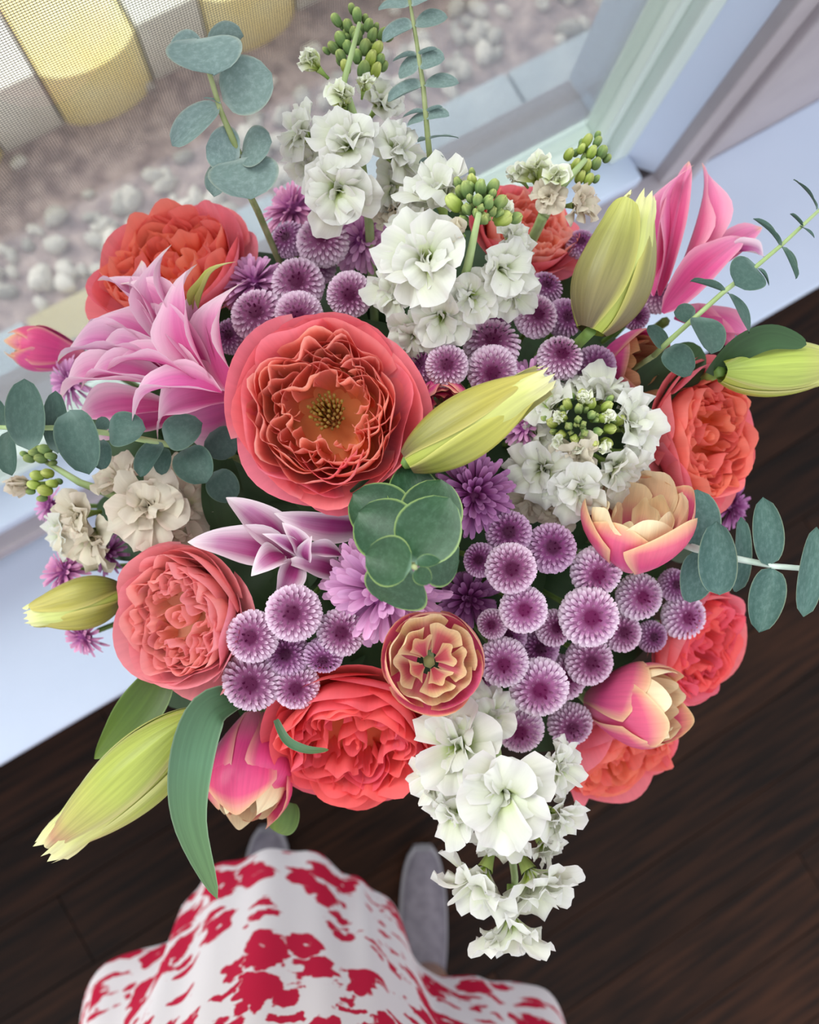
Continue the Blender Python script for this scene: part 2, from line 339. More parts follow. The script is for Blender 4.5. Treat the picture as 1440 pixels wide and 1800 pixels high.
def glass_mat():
    m, nt, N, Lk = new_mat('window_glass')
    t = N.new('ShaderNodeBsdfTransparent'); t.inputs[0].default_value = (.95, .98, .97, 1)
    g = N.new('ShaderNodeBsdfGlossy'); g.inputs['Roughness'].default_value = .03
    lw = N.new('ShaderNodeLayerWeight'); lw.inputs[0].default_value = .5
    fac = math_node(N, Lk, 'ADD', math_node(N, Lk, 'MULTIPLY', math_node(N, Lk, 'POWER', lw.outputs['Facing'], 5.0), .96), .04)
    mx = N.new('ShaderNodeMixShader'); Lk.new(fac, mx.inputs[0]); Lk.new(t.outputs[0], mx.inputs[1]); Lk.new(g.outputs[0], mx.inputs[2])
    out = N.new('ShaderNodeOutputMaterial'); Lk.new(mx.outputs[0], out.inputs[0])
    return m
M['glass'] = glass_mat()

# ------------------------------------------------------------------ the room
STOOL, BENCH = CAM_H - 0.95, CAM_H - 1.05        # heights of the window stool and of the ledge in front of it
p0, p1 = on_plane(0, 920, STOOL), on_plane(1100, 320, STOOL)
T = (p1 - p0); T.z = 0; T.normalize(); Nn = Vector((-T.y, T.x, 0))
ROOM = Matrix((T, Nn, Vector((0, 0, 1)))).transposed().to_4x4()     # x along the wall, y to the outside
RI = ROOM.inverted()
def room(px, py, z): return RI @ on_plane(px, py, z)
YW = room(550, 620, STOOL).y                     # face of the wall
YB = max(0.01, 0.5 * (room(90, 1306, BENCH).y + room(1390, 520, BENCH).y))   # front edge of the ledge
XJ = room(1117, 290, STOOL).x                    # right side of the window opening
YG = YW + 0.040
X0, X1, ZH = -1.3, XJ, 1.95
def struct(o): o['kind'] = 'structure'; return o

sub = struct(MB().box(-2.2, 2.2, -2.4, YB + .05, -.06, -.022).build('floor', M['subfloor'], None, ROOM, False))
pw, gap = .128, .0016
row = 0
y = YB + .03
while y > -2.3:
    x = -2.2 + (row * .37) % .9 - .5
    while x < 2.2:
        L = .95 + .35 * rnd.random()
        a, b = max(x, -2.2), min(x + L, 2.2)
        if b - a > .05:
            o = MB().box(a + gap / 2, b - gap / 2, y - pw + gap / 2, y - gap / 2, -.022, -.0005 * rnd.random()).build('plank', M['plank'], sub, None, False)
        x += L
    y -= pw; row += 1

wf = struct(MB().box(X1 + .03, 2.2, YW, YW + .16, -.02, 2.3).build('wall_window_side', M['wall'], None, ROOM, False))
struct(MB().box(-2.2, X0, YW, YW + .16, -.02, 2.3).build('wall_far_side', M['wall'], None, ROOM, False))
struct(MB().box(X0, X1, YW, YW + .16, ZH, 2.3).build('wall_above_window', M['wall'], None, ROOM, False))
struct(MB().box(X0, X1, YW + .002, YW + .16, -.02, STOOL - .025).build('wall_below_window', M['wall'], None, ROOM, False))

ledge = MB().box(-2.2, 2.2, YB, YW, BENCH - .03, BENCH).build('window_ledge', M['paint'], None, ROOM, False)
tag(ledge, 'deep white painted ledge running along the wall below the window', 'ledge')
bv = ledge.modifiers.new('b', 'BEVEL'); bv.width = .004; bv.segments = 3
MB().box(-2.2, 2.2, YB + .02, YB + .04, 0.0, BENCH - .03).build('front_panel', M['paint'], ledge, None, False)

win = struct(link('window_1', None, None, ROOM))
def part(mb, name, mat, bevel=.003, parent=None):
    o = mb.build(name, mat, parent or win, None, False)
    if bevel:
        b = o.modifiers.new('b', 'BEVEL'); b.width = bevel; b.segments = 2
    return o
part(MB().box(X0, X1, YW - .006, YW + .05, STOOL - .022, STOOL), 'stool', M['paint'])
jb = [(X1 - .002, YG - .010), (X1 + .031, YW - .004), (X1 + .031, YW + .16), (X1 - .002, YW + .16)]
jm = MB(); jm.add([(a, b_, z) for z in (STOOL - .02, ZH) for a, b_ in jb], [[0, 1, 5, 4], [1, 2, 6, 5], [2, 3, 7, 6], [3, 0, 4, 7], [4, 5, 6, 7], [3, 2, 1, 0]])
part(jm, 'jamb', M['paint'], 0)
part(MB().box(X0 - .06, X1 + .075, YW - .016, YW, STOOL - .085, STOOL - .024), 'apron', M['wall'])
part(MB().box(X0 - .06, X1 + .075, YW - .024, YW, STOOL - .030, STOOL - .022), 'apron_bead', M['wall'], .002)
part(MB().box(X1 + .028, X1 + .068, YW - .018, YW, STOOL - .09, ZH + .06), 'casing', M['wall'])
part(MB().box(X1 + .068, X1 + .088, YW - .028, YW, STOOL - .09, ZH + .08), 'casing_band', M['wall'], .004)
fw = .030
part(MB().box(X1 - fw, X1 - .002, YG - .012, YG + .05, STOOL, ZH), 'frame_side', M['vinyl'])
part(MB().box(X1 - fw - .016, X1 - fw, YG + .004, YG + .04, STOOL + .02, ZH), 'sash_side', M['vinyl'])
part(MB().box(X0, X1 - fw, YG - .004, YG + .05, STOOL, STOOL + .018), 'frame_bottom', M['vinyl'])
part(MB().box(X0, X1 - fw - .016, YG + .006, YG + .04, STOOL + .018, STOOL + .034), 'sash_bottom', M['vinyl'])
part(MB().box(X0, X1 - fw - .016, YG + .018, YG + .022, STOOL + .034, ZH), 'glass_pane', M['glass'], 0)
# insect screen: two panels side by side that share one mesh of woven wires
pt = .00185; wr = .00013; sy = YG + .046
ztop = min(ZH, CAM_H - .12)
scr = MB(); half = int((X1 - fw + .75) / 2 / pt) * pt
for k in range(int(half / pt + .5)):
    scr.box(k * pt - wr, k * pt + wr, -wr, wr, STOOL + .02, ztop)
for k in range(int((ztop - STOOL - .02) / pt)):
    zz = STOOL + .02 + k * pt
    scr.box(0, half, -wr, wr, zz - wr, zz + wr)
sme = scr.mesh('insect_screen', M['wire'], False)
for j in range(2):
    so = link('insect_screen', sme, win, Matrix.Translation((X1 - fw - (2 - j) * half, sy, 0))); so['kind'] = 'stuff'

# ------------------------------------------------------------------ the garden strip outside
GZ = -.20
yo = YW + .16
soil = struct(MB().box(-2.6, 2.6, yo - .02, 4.5, GZ - .1, GZ).build('ground_outside', M['mulch'], None, ROOM, False))
def outy(px, py): return room(px, py, GZ).y
kx = 1.70 / 1440
yP, yS, yM = .70 * 1.0 * 700 * kx, 800 * kx * 1.0, 1000 * kx
yP = 690 * kx; yS = 815 * kx; yM = 985 * kx
x = -2.0; k = 0
while x < 2.4:                                  # pavers along the house wall
    w = .26 + .05 * rnd.random()
    yy = yo
    while yy < yP - .02:
        d = min(.24, yP - yy)
        o = MB().box(x + .006, x + w - .006, yy + .006, yy + d - .006, GZ, GZ + .03 + .004 * rnd.random()).build('paver', M['paver_warm'] if (k % 5 == 3) else M['paver'], soil, None, False)
        yy += d; k += 1
    x += w
stones = []
for q in range(5):                              # pebble shapes
    r = random.Random(q)
    ph = [r.random() * 6.28 for _ in range(4)]
    def peb(U, V, ph=ph):
        th = U * math.pi; fi = (V - .5) * math.pi
        rr = 1 + .18 * np.sin(2 * th + ph[0]) * np.cos(fi) + .12 * np.sin(3 * fi + ph[1]) + .1 * np.cos(3 * th + ph[2]) * np.cos(fi)
        return rr * np.cos(fi) * np.cos(th), .8 * rr * np.cos(fi) * np.sin(th), .6 * rr * np.sin(fi)
    stones.append(MB().grid(8, 4, peb).mesh('stone', M['stone']))
for k in range(300):
    xx = -1.5 + 2.9 * rnd.random(); t = rnd.random()
    yy = yP + .01 + (yS - yP) * t ** .8 * 1.15
    if rnd.random() < .15: yy = yS + (yM - yS) * rnd.random()
    s = .012 + .018 * rnd.random()
    link('stone', stones[k % 5], soil, Matrix.Translation((xx, yy, GZ + s * .3)) @ rz(rnd.random() * 6.3) @ Matrix.Scale(s, 4))
x = -2.1; k = 0
while x < 2.0:                                  # garden edging blocks, rounded fronts
    w = (.21, .14)[k % 2]
    mt = M['edging'] if k % 2 == 0 else M['edging_pale']
    n = 8; fr = [(x + .004 + (w - .008) * j / n, yM - (.035 if k % 2 == 0 else .0) * math.sin(math.pi * j / n) ** .6) for j in range(n + 1)]
    ring = fr + [(x + w - .004, yM + .30), (x + .004, yM + .30)]
    V = [(a, b, GZ) for a, b in ring] + [(a, b, GZ + .16 + .01 * (k % 2)) for a, b in ring]
    mm = len(ring); mb = MB(); mb.add(V, [[j, (j + 1) % mm, mm + (j + 1) % mm, mm + j] for j in range(mm)])
    mb.f.append([mm + j for j in range(mm)])
    mb.build('edging_block', mt, soil, None, False)
    x += w; k += 1

# ------------------------------------------------------------------ the person holding the bouquet: legs, shoes, printed dress
per = thing('person', 'person in a white dress printed with crimson flowers, standing at the lower edge', 'person', Matrix.Translation((-.02, -.52, 0)))
PO = Vector((-.02, -.52, 0))
def smooth_ring(pts, n):
    P = np.array(pts); m = len(P); out = []
    for k in range(n):
        t = k / n * m; i = int(t); f = t - i
        a, b, c, d = P[(i - 1) % m], P[i % m], P[(i + 1) % m], P[(i + 2) % m]
        out.append(.5 * ((2 * b) + (c - a) * f + (2 * a - 5 * b + 4 * c - d) * f * f + (3 * b - a - 3 * c + d) * f ** 3))
    return np.array(out)
zh, zw = 1.05, .50                              # depths of hem and waist below the camera
def hp(px, py, z): return ((px - 600) / F * z, -(py - 1050) / F * z)
hem = [hp(235, 1640, zh), hp(300, 1590, zh), hp(345, 1530, zh), hp(405, 1485, zh), hp(480, 1462, zh), hp(560, 1458, zh), hp(625, 1490, zh), hp(665, 1560, zh), hp(730, 1640, zh), hp(800, 1665, zh),
       hp(880, 1680, zh), hp(960, 1750, zh), (.30, -.70), (.16, -.86), (-.05, -.90), (-.24, -.84), (-.33, -.70), (-.31, -.55)]
wst = [(-.165, -.42), (-.155, -.38), (-.135, -.345), (-.105, -.315), (-.07, -.295), (-.03, -.285), (.01, -.285), (.05, -.295), (.09, -.315), (.12, -.34), (.145, -.38), (.155, -.43),
       (.14, -.50), (.09, -.55), (-.01, -.575), (-.09, -.56), (-.14, -.52), (-.165, -.47)]
n = 180; H = smooth_ring(hem, n); W = smooth_ring(wst, n); nvv = 46
Vd, UVd = [], []
for j in range(nvv + 1):
    t = j / nvv                                  # 0 waist .. 1 hem
    e = t ** .9
    for k in range(n):
        a = 2 * math.pi * k / n
        fold = .012 * math.sin(5 * a + .6 + 1.2 * t) * t + .006 * math.sin(9 * a + 2.0 * math.sin(2.2 * t + a)) + .003 * math.sin(17 * a + 3 * t)
        P = W[k] * (1 - e) + H[k] * e
        c = np.array([-.01, -.55]); dr = P - c; dl = np.linalg.norm(dr)
        P = P + dr / dl * fold * min(1, .15 + t)
        if t > .93: P = P - dr / dl * .025 * ((t - .93) / .07)
        Vd.append((P[0], P[1], CAM_H - (zw + (zh - zw) * t))); UVd.append((a * .21, t * .58))
Fd = [[j * n + k, (j + 1) * n + k, (j + 1) * n + (k + 1) % n, j * n + (k + 1) % n] for j in range(nvv) for k in range(n - 1)]
Vd = np.array(Vd) - np.array(PO)
# duplicate the seam column so that the print does not smear
seam = [j * n for j in range(nvv + 1)]; off = len(Vd)
Vd = np.vstack([Vd, Vd[seam]]); UVd = UVd + [(2 * math.pi * .21, UVd[s][1]) for s in seam]
Fd += [[j * n + n - 1, (j + 1) * n + n - 1, off + j + 1, off + j] for j in range(nvv)]
mb = MB(); mb.add(Vd, Fd, UVd); mb.f.append([k for k in range(n)][::-1])
mb.build('dress', M['dress'], per)
for sx, foot in ((-.13, (-.125, -.40)), (.14, (.145, -.44))):
    fx, fy = foot
    def shoe(U, V, fx=fx, fy=fy):
        L = .255; s = V; wv = .047 * (np.sin(np.pi * np.clip(s * .93 + .05, 0, 1)) ** .45) * (1 - .18 * np.sin(np.pi * s))
        hgt = .045 + .055 * np.clip(1 - s * 1.7, 0, 1)
        th = (U + 1) * np.pi
        prof = np.abs(np.sin(th / 2)) ** .8
        xx = fx + wv * np.cos(th); zz = .012 + np.clip(np.sin(th), 0, 1) ** .7 * hgt * (np.sin(np.pi * np.clip(s * .9 + .08, 0, 1)) ** .3)
        return xx - PO.x, fy - L * (1 - s) - PO.y, zz
    MB().grid(24, 16, shoe).build('shoe', M['shoe'], per)
    def sole(U, V, fx=fx, fy=fy):
        s = V; wv = .050 * (np.sin(np.pi * np.clip(s * .95 + .03, 0, 1)) ** .42) * (1 - .15 * np.sin(np.pi * s)); th = (U + 1) * np.pi
        return fx + wv * np.cos(th) - PO.x, fy + .004 - .263 * (1 - s) - PO.y, np.where(np.sin(th) > 0, .022, .0) + 0 * s
    MB().grid(24, 16, sole).build('shoe_sole', M['sole'], per)
legs = MB()
for sx, kx_, ky_, fx, fy in ((-.09, -.06, -.46, -.125, -.60), (.07, .11, -.56, .145, -.64)):
    legs.tube([Vector((fx, fy, .07)) - PO, Vector((fx * .95, fy + .01, .25)) - PO, Vector((kx_, ky_, .47)) - PO, Vector((sx, -.50, .72)) - PO, Vector((sx * .8, -.50, .92)) - PO],
              [.036, .052, .058, .075, .085], 14)
legs.tube([Vector((-.07, -.50, .88)) - PO, Vector((0, -.50, .93)) - PO, Vector((.07, -.50, .88)) - PO], .09, 14)
legs.build('body', M['skin'], per)

# ------------------------------------------------------------------ bouquet: shared tools
BIND = at(700, 930, .69)                        # where all stems are gathered in the hand
def dome(px, py): return .400 + .125 * (((px - 700) ** 2 + (py - 880) ** 2) / 650.0 ** 2)
def px2m(r, d): return r / F * d
def axis_of(a, P):
    return cdir(*a) if a else (P - BIND).normalized()
def stem(parent, MW, start_world, rad=.0022, mat='stem', bend=.0):
    """a stem from the flower back to the hand, in the flower's own space"""
    I = MW.inverted()
    q = rnd.random() * 6.28; rr = .022 * math.sqrt(rnd.random())
    e = BIND + cdir(1, 0, 0) * rr * math.cos(q) + cdir(0, 1, 0) * rr * math.sin(q)
    e2 = e + (e - start_world).normalized() * .04 + cdir(0, 0, -1) * .10
    b0 = start_world + cdir(0, 0, -1) * .022; mid = b0.lerp(e, .5) + cdir(0, 0, -1) * .015
    sc = I.to_scale().x
    return MB().tube([I @ start_world, I @ b0, I @ mid, I @ e, I @ e2], rad * sc, 6).build('stem', M[mat], parent)

def cyl_petal(rzf, half, wp, ruf, k, r, tipdrop=.35, nu=14, nv=9, edge_out=0.0, pinch=0.0):
    a, b, c = r.random() * 6.28, r.random() * 6.28, r.random() * 6.28
    def fn(U, V):
        ve = V * (1 - tipdrop * U ** 2 * V)
        rr, zz = rzf(ve)
        wob = ruf * (np.sin(k * U * 2 + a) * .65 + np.sin(2.1 * k * U + b) * .35) * ve ** 2
        rr = rr + wob + edge_out * np.abs(U) ** 3 * ve
        zz = zz + .4 * ruf * np.sin(1.6 * k * U + c) * ve ** 2
        th = U * half * wp(ve) - pinch * U * ve
        return rr * np.cos(th), rr * np.sin(th), zz
    return nu, nv, fn
def bez(P0, P1, P2):
    def f(v):
        return ((1 - v) ** 2 * P0[0] + 2 * v * (1 - v) * P1[0] + v * v * P2[0], (1 - v) ** 2 * P0[1] + 2 * v * (1 - v) * P1[1] + v * v * P2[1])
    return f

# ------------------------------------------------------------------ garden roses
def rose(label, px, py, Rp, ax, doff, mo, mi, seed, hole=.16, sy=1.0, spin=0.0, stamens=False):
    r = random.Random(seed)
    d = dome(px, py) + doff; P = at(px, py, d); R = px2m(Rp, d)
    A = axis_of(ax, P); MW = frame(P - A * R * .55, A, spin)
    if sy != 1.0: MW = MW @ Matrix.Diagonal((1, sy, 1, 1))
    t = thing('garden_rose', label, 'rose', MW, 'coral garden roses')
    z0 = .55
    lay = [(5, 1.00, -.04, .80, .045, 1.5, .05, mo), (5, .91, .12, .80, .055, 1.8, .03, mo), (6, .81, .23, .70, .060, 2.0, .02, mo), (7, .70, .27, .58, .075, 2.6, .0, mi), (7, .60, .24, .52, .090, 3.0, .0, mi)]
    SR = Matrix.Translation((0, 0, .55 * R)) @ Matrix.Scale(R, 4)
    for li, (n_, rt, zt, half, ruf, k, flare, mt) in enumerate(lay):
        for j in range(n_):
            th = 2 * math.pi * (j + .5 * (li % 2)) / n_ + .45 * (r.random() - .5) + li * .4
            rr = rt * (1 + .12 * (r.random() - .5)); zz = zt + (.20 if li < 3 else .10) * (r.random() - .5)
            f = bez((.08, -.55), (rr * (.70, .84, .96, 1.05, 1.08)[li], (-.34, -.36, -.42, -.45, -.45)[li]), (rr, zz))
            nu, nv, fn = cyl_petal(f, half * (.92 + .25 * r.random()), lambda v: .35 + .65 * np.sin(np.clip(v, 0, 1) * 1.75) ** .8, ruf, k, r, tipdrop=.14 + .12 * r.random(), nu=16 if li > 3 else 12, nv=8, edge_out=flare)
            MB().grid(nu, nv, fn).build('petal', M[mt], t, SR @ rz(th))
    # the quartered heart: nested, crumpled petals gathered in a few bundles around the middle
    nq = 5 if seed % 2 else 4; q0 = r.random() * 6.28
    for qd in range(nq):
        ph = q0 + 2 * math.pi * qd / nq + .25 * (r.random() - .5)
        cr = .33 + .05 * (r.random() - .5)
        hz = .12 * (r.random() - .5)
        for j, rho in enumerate((.33, .27, .21, .15, .09)):
            rho *= .92 + .2 * r.random()
            zz = .22 - .03 * j + hz + .08 * (r.random() - .5)
            f = bez((.03, -.38), (rho * 1.25, -.16), (rho, zz))
            nu, nv, fn = cyl_petal(f, 1.75 - .1 * j + .3 * r.random(), lambda v: .55 + .45 * v, .035 + .018 * r.random(), 2.6 + 1.2 * r.random(), r, tipdrop=.10 + .12 * r.random(), nu=18, nv=7)
            tw = ph + (.5 * (r.random() - .5)) + (math.pi * .25 * (1 if j % 2 else -1) if j > 2 else 0)
            Mx = SR @ Matrix.Translation((cr * math.cos(ph), cr * math.sin(ph), 0)) @ rz(tw)
            MB().grid(nu, nv, fn).build('petal', M[mi], t, Mx)
        for j in range(2):                      # loose folded petals between the bundles
            pa = ph + math.pi / nq + .3 * (r.random() - .5); rho = .16 + .10 * r.random(); cc = .34 + .18 * j
            f = bez((.03, -.38), (rho * 1.2, -.18), (rho, .16 + .08 * r.random()))
            nu, nv, fn = cyl_petal(f, 1.0, lambda v: .5 + .5 * v, .05, 3.2, r, tipdrop=.15, nu=14, nv=7)
            MB().grid(nu, nv, fn).build('petal', M[mi], t, SR @ Matrix.Translation((cc * math.cos(pa), cc * math.sin(pa), 0)) @ rz(pa + math.pi * (j % 2) + .6 * (r.random() - .5)))
    if stamens:
        for j, (aa, cc, rho, zz) in enumerate(((-1.35, .40, .30, .30), (-1.55, .42, .22, .27), (-1.2, .42, .15, .24), (1.2, .20, .20, .10), (2.0, .22, .22, .14), (.4, .24, .20, .12), (2.8, .24, .20, .10))):
            aa -= spin; f = bez((.03, -.38), (rho * 1.2, -.15), (rho, zz))
            nu, nv, fn = cyl_petal(f, 1.5, lambda v: .6 + .4 * v, .03, 2.2, r, tipdrop=.15, nu=16, nv=8)
            MB().grid(nu, nv, fn).build('petal', M[mi if j > 2 else mo], t, SR @ Matrix.Translation((cc * math.cos(aa), cc * math.sin(aa), 0)) @ rz(aa + (0 if j < 3 else math.pi * .12)))
    if hole < .2:
        for j in range(5):
            rho = .05 + .028 * j
            f = bez((.02, -.38), (rho * 1.3, -.18), (rho, .10 + .02 * r.random()))
            nu, nv, fn = cyl_petal(f, 1.3, lambda v: .6 + .4 * v, .02, 2.5, r, tipdrop=.15, nu=12, nv=7)
            MB().grid(nu, nv, fn).build('petal', M[mi], t, SR @ rz(2.2 * j))
    MB().grid(18, 5, lambda U, V: (.62 * V * np.cos(U * math.pi), .62 * V * np.sin(U * math.pi), -.36 + .22 * V ** 2), uvfn=lambda U, V: (U * .5 + .5, V * .3)).build('receptacle', M[mi], t, SR)
    if stamens:
        for j in range(46):
            th = 2.4 * j; q = .02 + .17 * math.sqrt(j / 46)
            tip = Vector((q * math.cos(th), q * math.sin(th), -.06 + .08 * r.random())); b = Vector((q * .5 * math.cos(th), q * .5 * math.sin(th), -.42))
            MB().tube([b, b.lerp(tip, .8), tip], [.008, .008, .019], 5).build('stamen', M['stamen'], t, Matrix.Translation((0, 0, .55 * R)) @ Matrix.Scale(R, 4))
    MB().grid(10, 4, lambda U, V: (.10 * R * np.sin(V * 1.5) * np.cos(U * math.pi), .10 * R * np.sin(V * 1.5) * np.sin(U * math.pi), R * (-.06 + .07 * V))).build('hip', M['stem'], t)
    stem(t, MW, MW @ Vector((0, 0, 0)), .003)
    return t
rose('large open coral garden rose in the middle with golden stamens showing', 574, 722, 178, (-.04, .06, 1), -.008, 'rose_o', 'rose_i', 1, hole=.22, sy=1.05, stamens=True, spin=.3)
rose('coral garden rose behind the big pink lily, beside the window screen', 298, 468, 158, (-.25, .50, .82), .005, 'rose_o', 'rose_n', 2)
rose('peachy pink garden rose at the left, above the white ledge', 318, 1086, 143, (-.38, -.05, .92), -.02, 'rose_q', 'rose_p', 3, hole=.14)
rose('deep coral garden rose facing down, between the magenta tulip and white stock', 622, 1302, 166, (.0, -.48, .86), -.002, 'rose_r', 'rose_r', 4)
rose('pink garden rose facing right in front of the dark floor, beneath a lily bud', 1240, 768, 140, (.55, -.02, .80), -.01, 'rose_o', 'rose_n', 5, sy=1.0)
rose('coral garden rose half hidden behind the tall white stock with green buds', 925, 408, 108, (.30, .45, .82), .03, 'rose_o', 'rose_i', 6)
rose('coral garden rose under the teal eucalyptus sprig at the right', 1230, 1132, 122, (.55, -.25, .75), .025, 'rose_o', 'rose_r', 7)
rose('orange coral garden rose at the lower right under the right-pointing tulip', 1085, 1326, 132, (.30, -.65, .65), .025, 'rose_o', 'rose_n', 8)

# ------------------------------------------------------------------ lilies: petals laid from base to tip
def lily_petal_mesh(name, mat, seed, recurve=.22, arch=.12, cup=.55, wav=.10, p=.78):
    r = random.Random(seed); a, b = r.random() * 6.28, r.random() * 6.28
    def fn(U, V):
        w = np.sin(np.pi * np.clip(V, 0, 1) ** p) ** .75 * .5 + .06 * (1 - V)
        w = np.where(V >= 1, .012, w)
        z = arch * np.sin(np.pi * V) - recurve * np.clip(V - .66, 0, 1) ** 2 / .1156
        side = np.where(U > 0, np.sin(9 * V + a), np.sin(8 * V + b))
        z = z + cup * (w ** 2) * (U ** 2) + wav * w * side * U ** 2 - .035 * np.exp(-(U * 5) ** 2) * np.sin(np.pi * V)
        return V - .10 * np.clip(V - .72, 0, 1) * 0, w * U, z
    return MB().grid(10, 14, fn).mesh(name, M[mat])
def lily(label, mats, petals, base, seed, stemr=.003):
    P = at(*base); A = (P - BIND).normalized(); MW = frame(P, A); I = MW.inverted()
    t = thing('double_lily', label, 'lily', MW, 'pink double lilies')
    r = random.Random(seed)
    for k, e in enumerate(petals):
        (bx, by, bd, tx, ty, td, w, nrm) = e[:8]
        rec, arch = (e[8], e[9]) if len(e) > 9 else (.18, .10)
        me = lily_petal_mesh('petal', mats[k % len(mats)] if len(e) < 11 else e[10], seed * 31 + k, rec, arch)
        B, Tp = at(bx, by, bd), at(tx, ty, td)
        o = link('petal', me, t, I @ frame_x(B, Tp, cdir(*nrm), px2m(w, (bd + td) / 2) * .86))
    stem(t, MW, P, stemr)
    return t
D = .425
lily('big pink double lily fanning its many pointed petals to the left', ['lily'], [
    (420, 705, D + .03, 285, 735, D + .05, 120, (-.1, -.5, .8), .05, .06),
    (425, 695, D + .005, 252, 745, D + .01, 112, (.1, .55, .8), .30, .16),
    (410, 690, D - .005, 388, 486, D - .005, 120, (-.75, .1, .65), .26, .10),
    (395, 680, D + .01, 330, 500, D + .012, 80, (-.4, -.2, .9), .10, .12),
    (370, 680, D - .005, 318, 455, D + .005, 78, (-.5, -.1, .85), .16, .12),
    (350, 660, D + .015, 272, 416, D + .03, 66, (-.4, .0, .9), .16, .12),
    (345, 670, D + .010, 212, 473, D + .025, 68, (.35, .35, .85), .15, .14),
    (320, 655, D + .02, 172, 468, D + .045, 56, (.4, .4, .8), .12, .12),
    (330, 650, D + .03, 238, 445, D + .05, 50, (.0, .0, 1), .1, .1),
    (310, 650, D + .02, 148, 552, D + .04, 56, (.2, .5, .8), .12, .12),
    (300, 660, D + .02, 90, 614, D + .04, 58, (.1, .6, .8), .12, .12),
    (360, 670, D - .008, 180, 640, D + .012, 58, (.1, .7, .7), .10, .14),
    (300, 680, D + .015, 88, 684, D + .03, 66, (.0, .6, .8), .15, .12),
    (390, 690, D - .010, 212, 718, D - .005, 82, (.15, .75, .65), .30, .18),
    (300, 715, D + .03, 116, 742, D + .045, 66, (.0, .3, .9), .1, .1),
    (310, 730, D + .04, 156, 768, D + .055, 60, (.0, .1, 1), .1, .08),
    (350, 660, D + .004, 240, 520, D + .012, 52, (.2, .3, .9), .18, .12),
    (330, 670, D + .006, 160, 600, D + .022, 48, (.2, .5, .8), .16, .12),
    (320, 690, D + .008, 130, 660, D + .020, 50, (.1, .6, .8), .16, .12),
    (370, 660, D + .000, 268, 520, D + .006, 50, (.1, .1, .95), .16, .12),
    (345, 560, D + .015, 388, 450, D + .005, 16, (-.6, .0, .8), .3, .1, 'bud_in'),
], (428, 700, D + .03), 11)
D = .415
lily('white-edged magenta lily opening just below the big middle rose', ['lily_w'], [
    (520, 985, D + .02, 330, 950, D + .010, 78, (.0, .35, .9), .05, .12),
    (515, 975, D + .022, 400, 872, D + .014, 72, (.35, .15, .9), .10, .12),
    (640, 925, D + .02, 485, 908, D + .005, 62, (.0, -.2, .95), .14, .12),
    (600, 940, D + .02, 540, 925, D + .01, 40, (.0, .2, .95), .14, .12),
    (500, 975, D + .01, 444, 1004, D - .002, 58, (.3, .6, .7), .22, .16),
    (520, 985, D + .01, 490, 1056, D + .0, 56, (.5, .5, .7), .24, .16),
    (600, 1010, D + .02, 505, 985, D + .005, 56, (.0, .4, .9), .10, .12),
    (600, 975, D + .005, 520, 968, D - .006, 34, (.0, .4, .9), .12, .14),
    (525, 975, D - .002, 466, 938, D - .014, 30, (.2, .3, .9), .12, .2),
    (530, 970, D - .003, 500, 920, D - .012, 40, (.5, .0, .85), .12, .2),
    (540, 985, D - .002, 545, 945, D - .010, 36, (-.3, .0, .9), .12, .2),
], (530, 985, D + .035), 12)
D = .475
lily('rose-pink lily with long petals standing against the white wall at right', ['lily_d'], [
    (1185, 560, D + .02, 1335, 605, D + .03, 60, (.0, .4, .9), .12, .08),
    (1190, 545, D + .02, 1300, 630, D + .03, 52, (.2, .4, .9), .12, .08),
    (1165, 540, D + .015, 1345, 392, D + .03, 58, (.3, .5, .8), .05, .10),
    (1150, 520, D, 1166, 274, D - .004, 58, (-.9, .1, .45), .30, -.08),
    (1160, 520, D + .005, 1213, 268, D + .015, 46, (-.3, -.1, .9), .10, .08),
    (1175, 520, D + .01, 1248, 280, D + .03, 44, (.5, -.1, .85), .06, .08),
    (1165, 550, D - .002, 1312, 412, D + .008, 66, (.25, .55, .8), .05, .12),
    (1280, 440, D + .005, 1350, 450, D + .015, 40, (.2, .4, .9), .1, .1, 'lily_w'),
], (1170, 565, D + .03), 13)

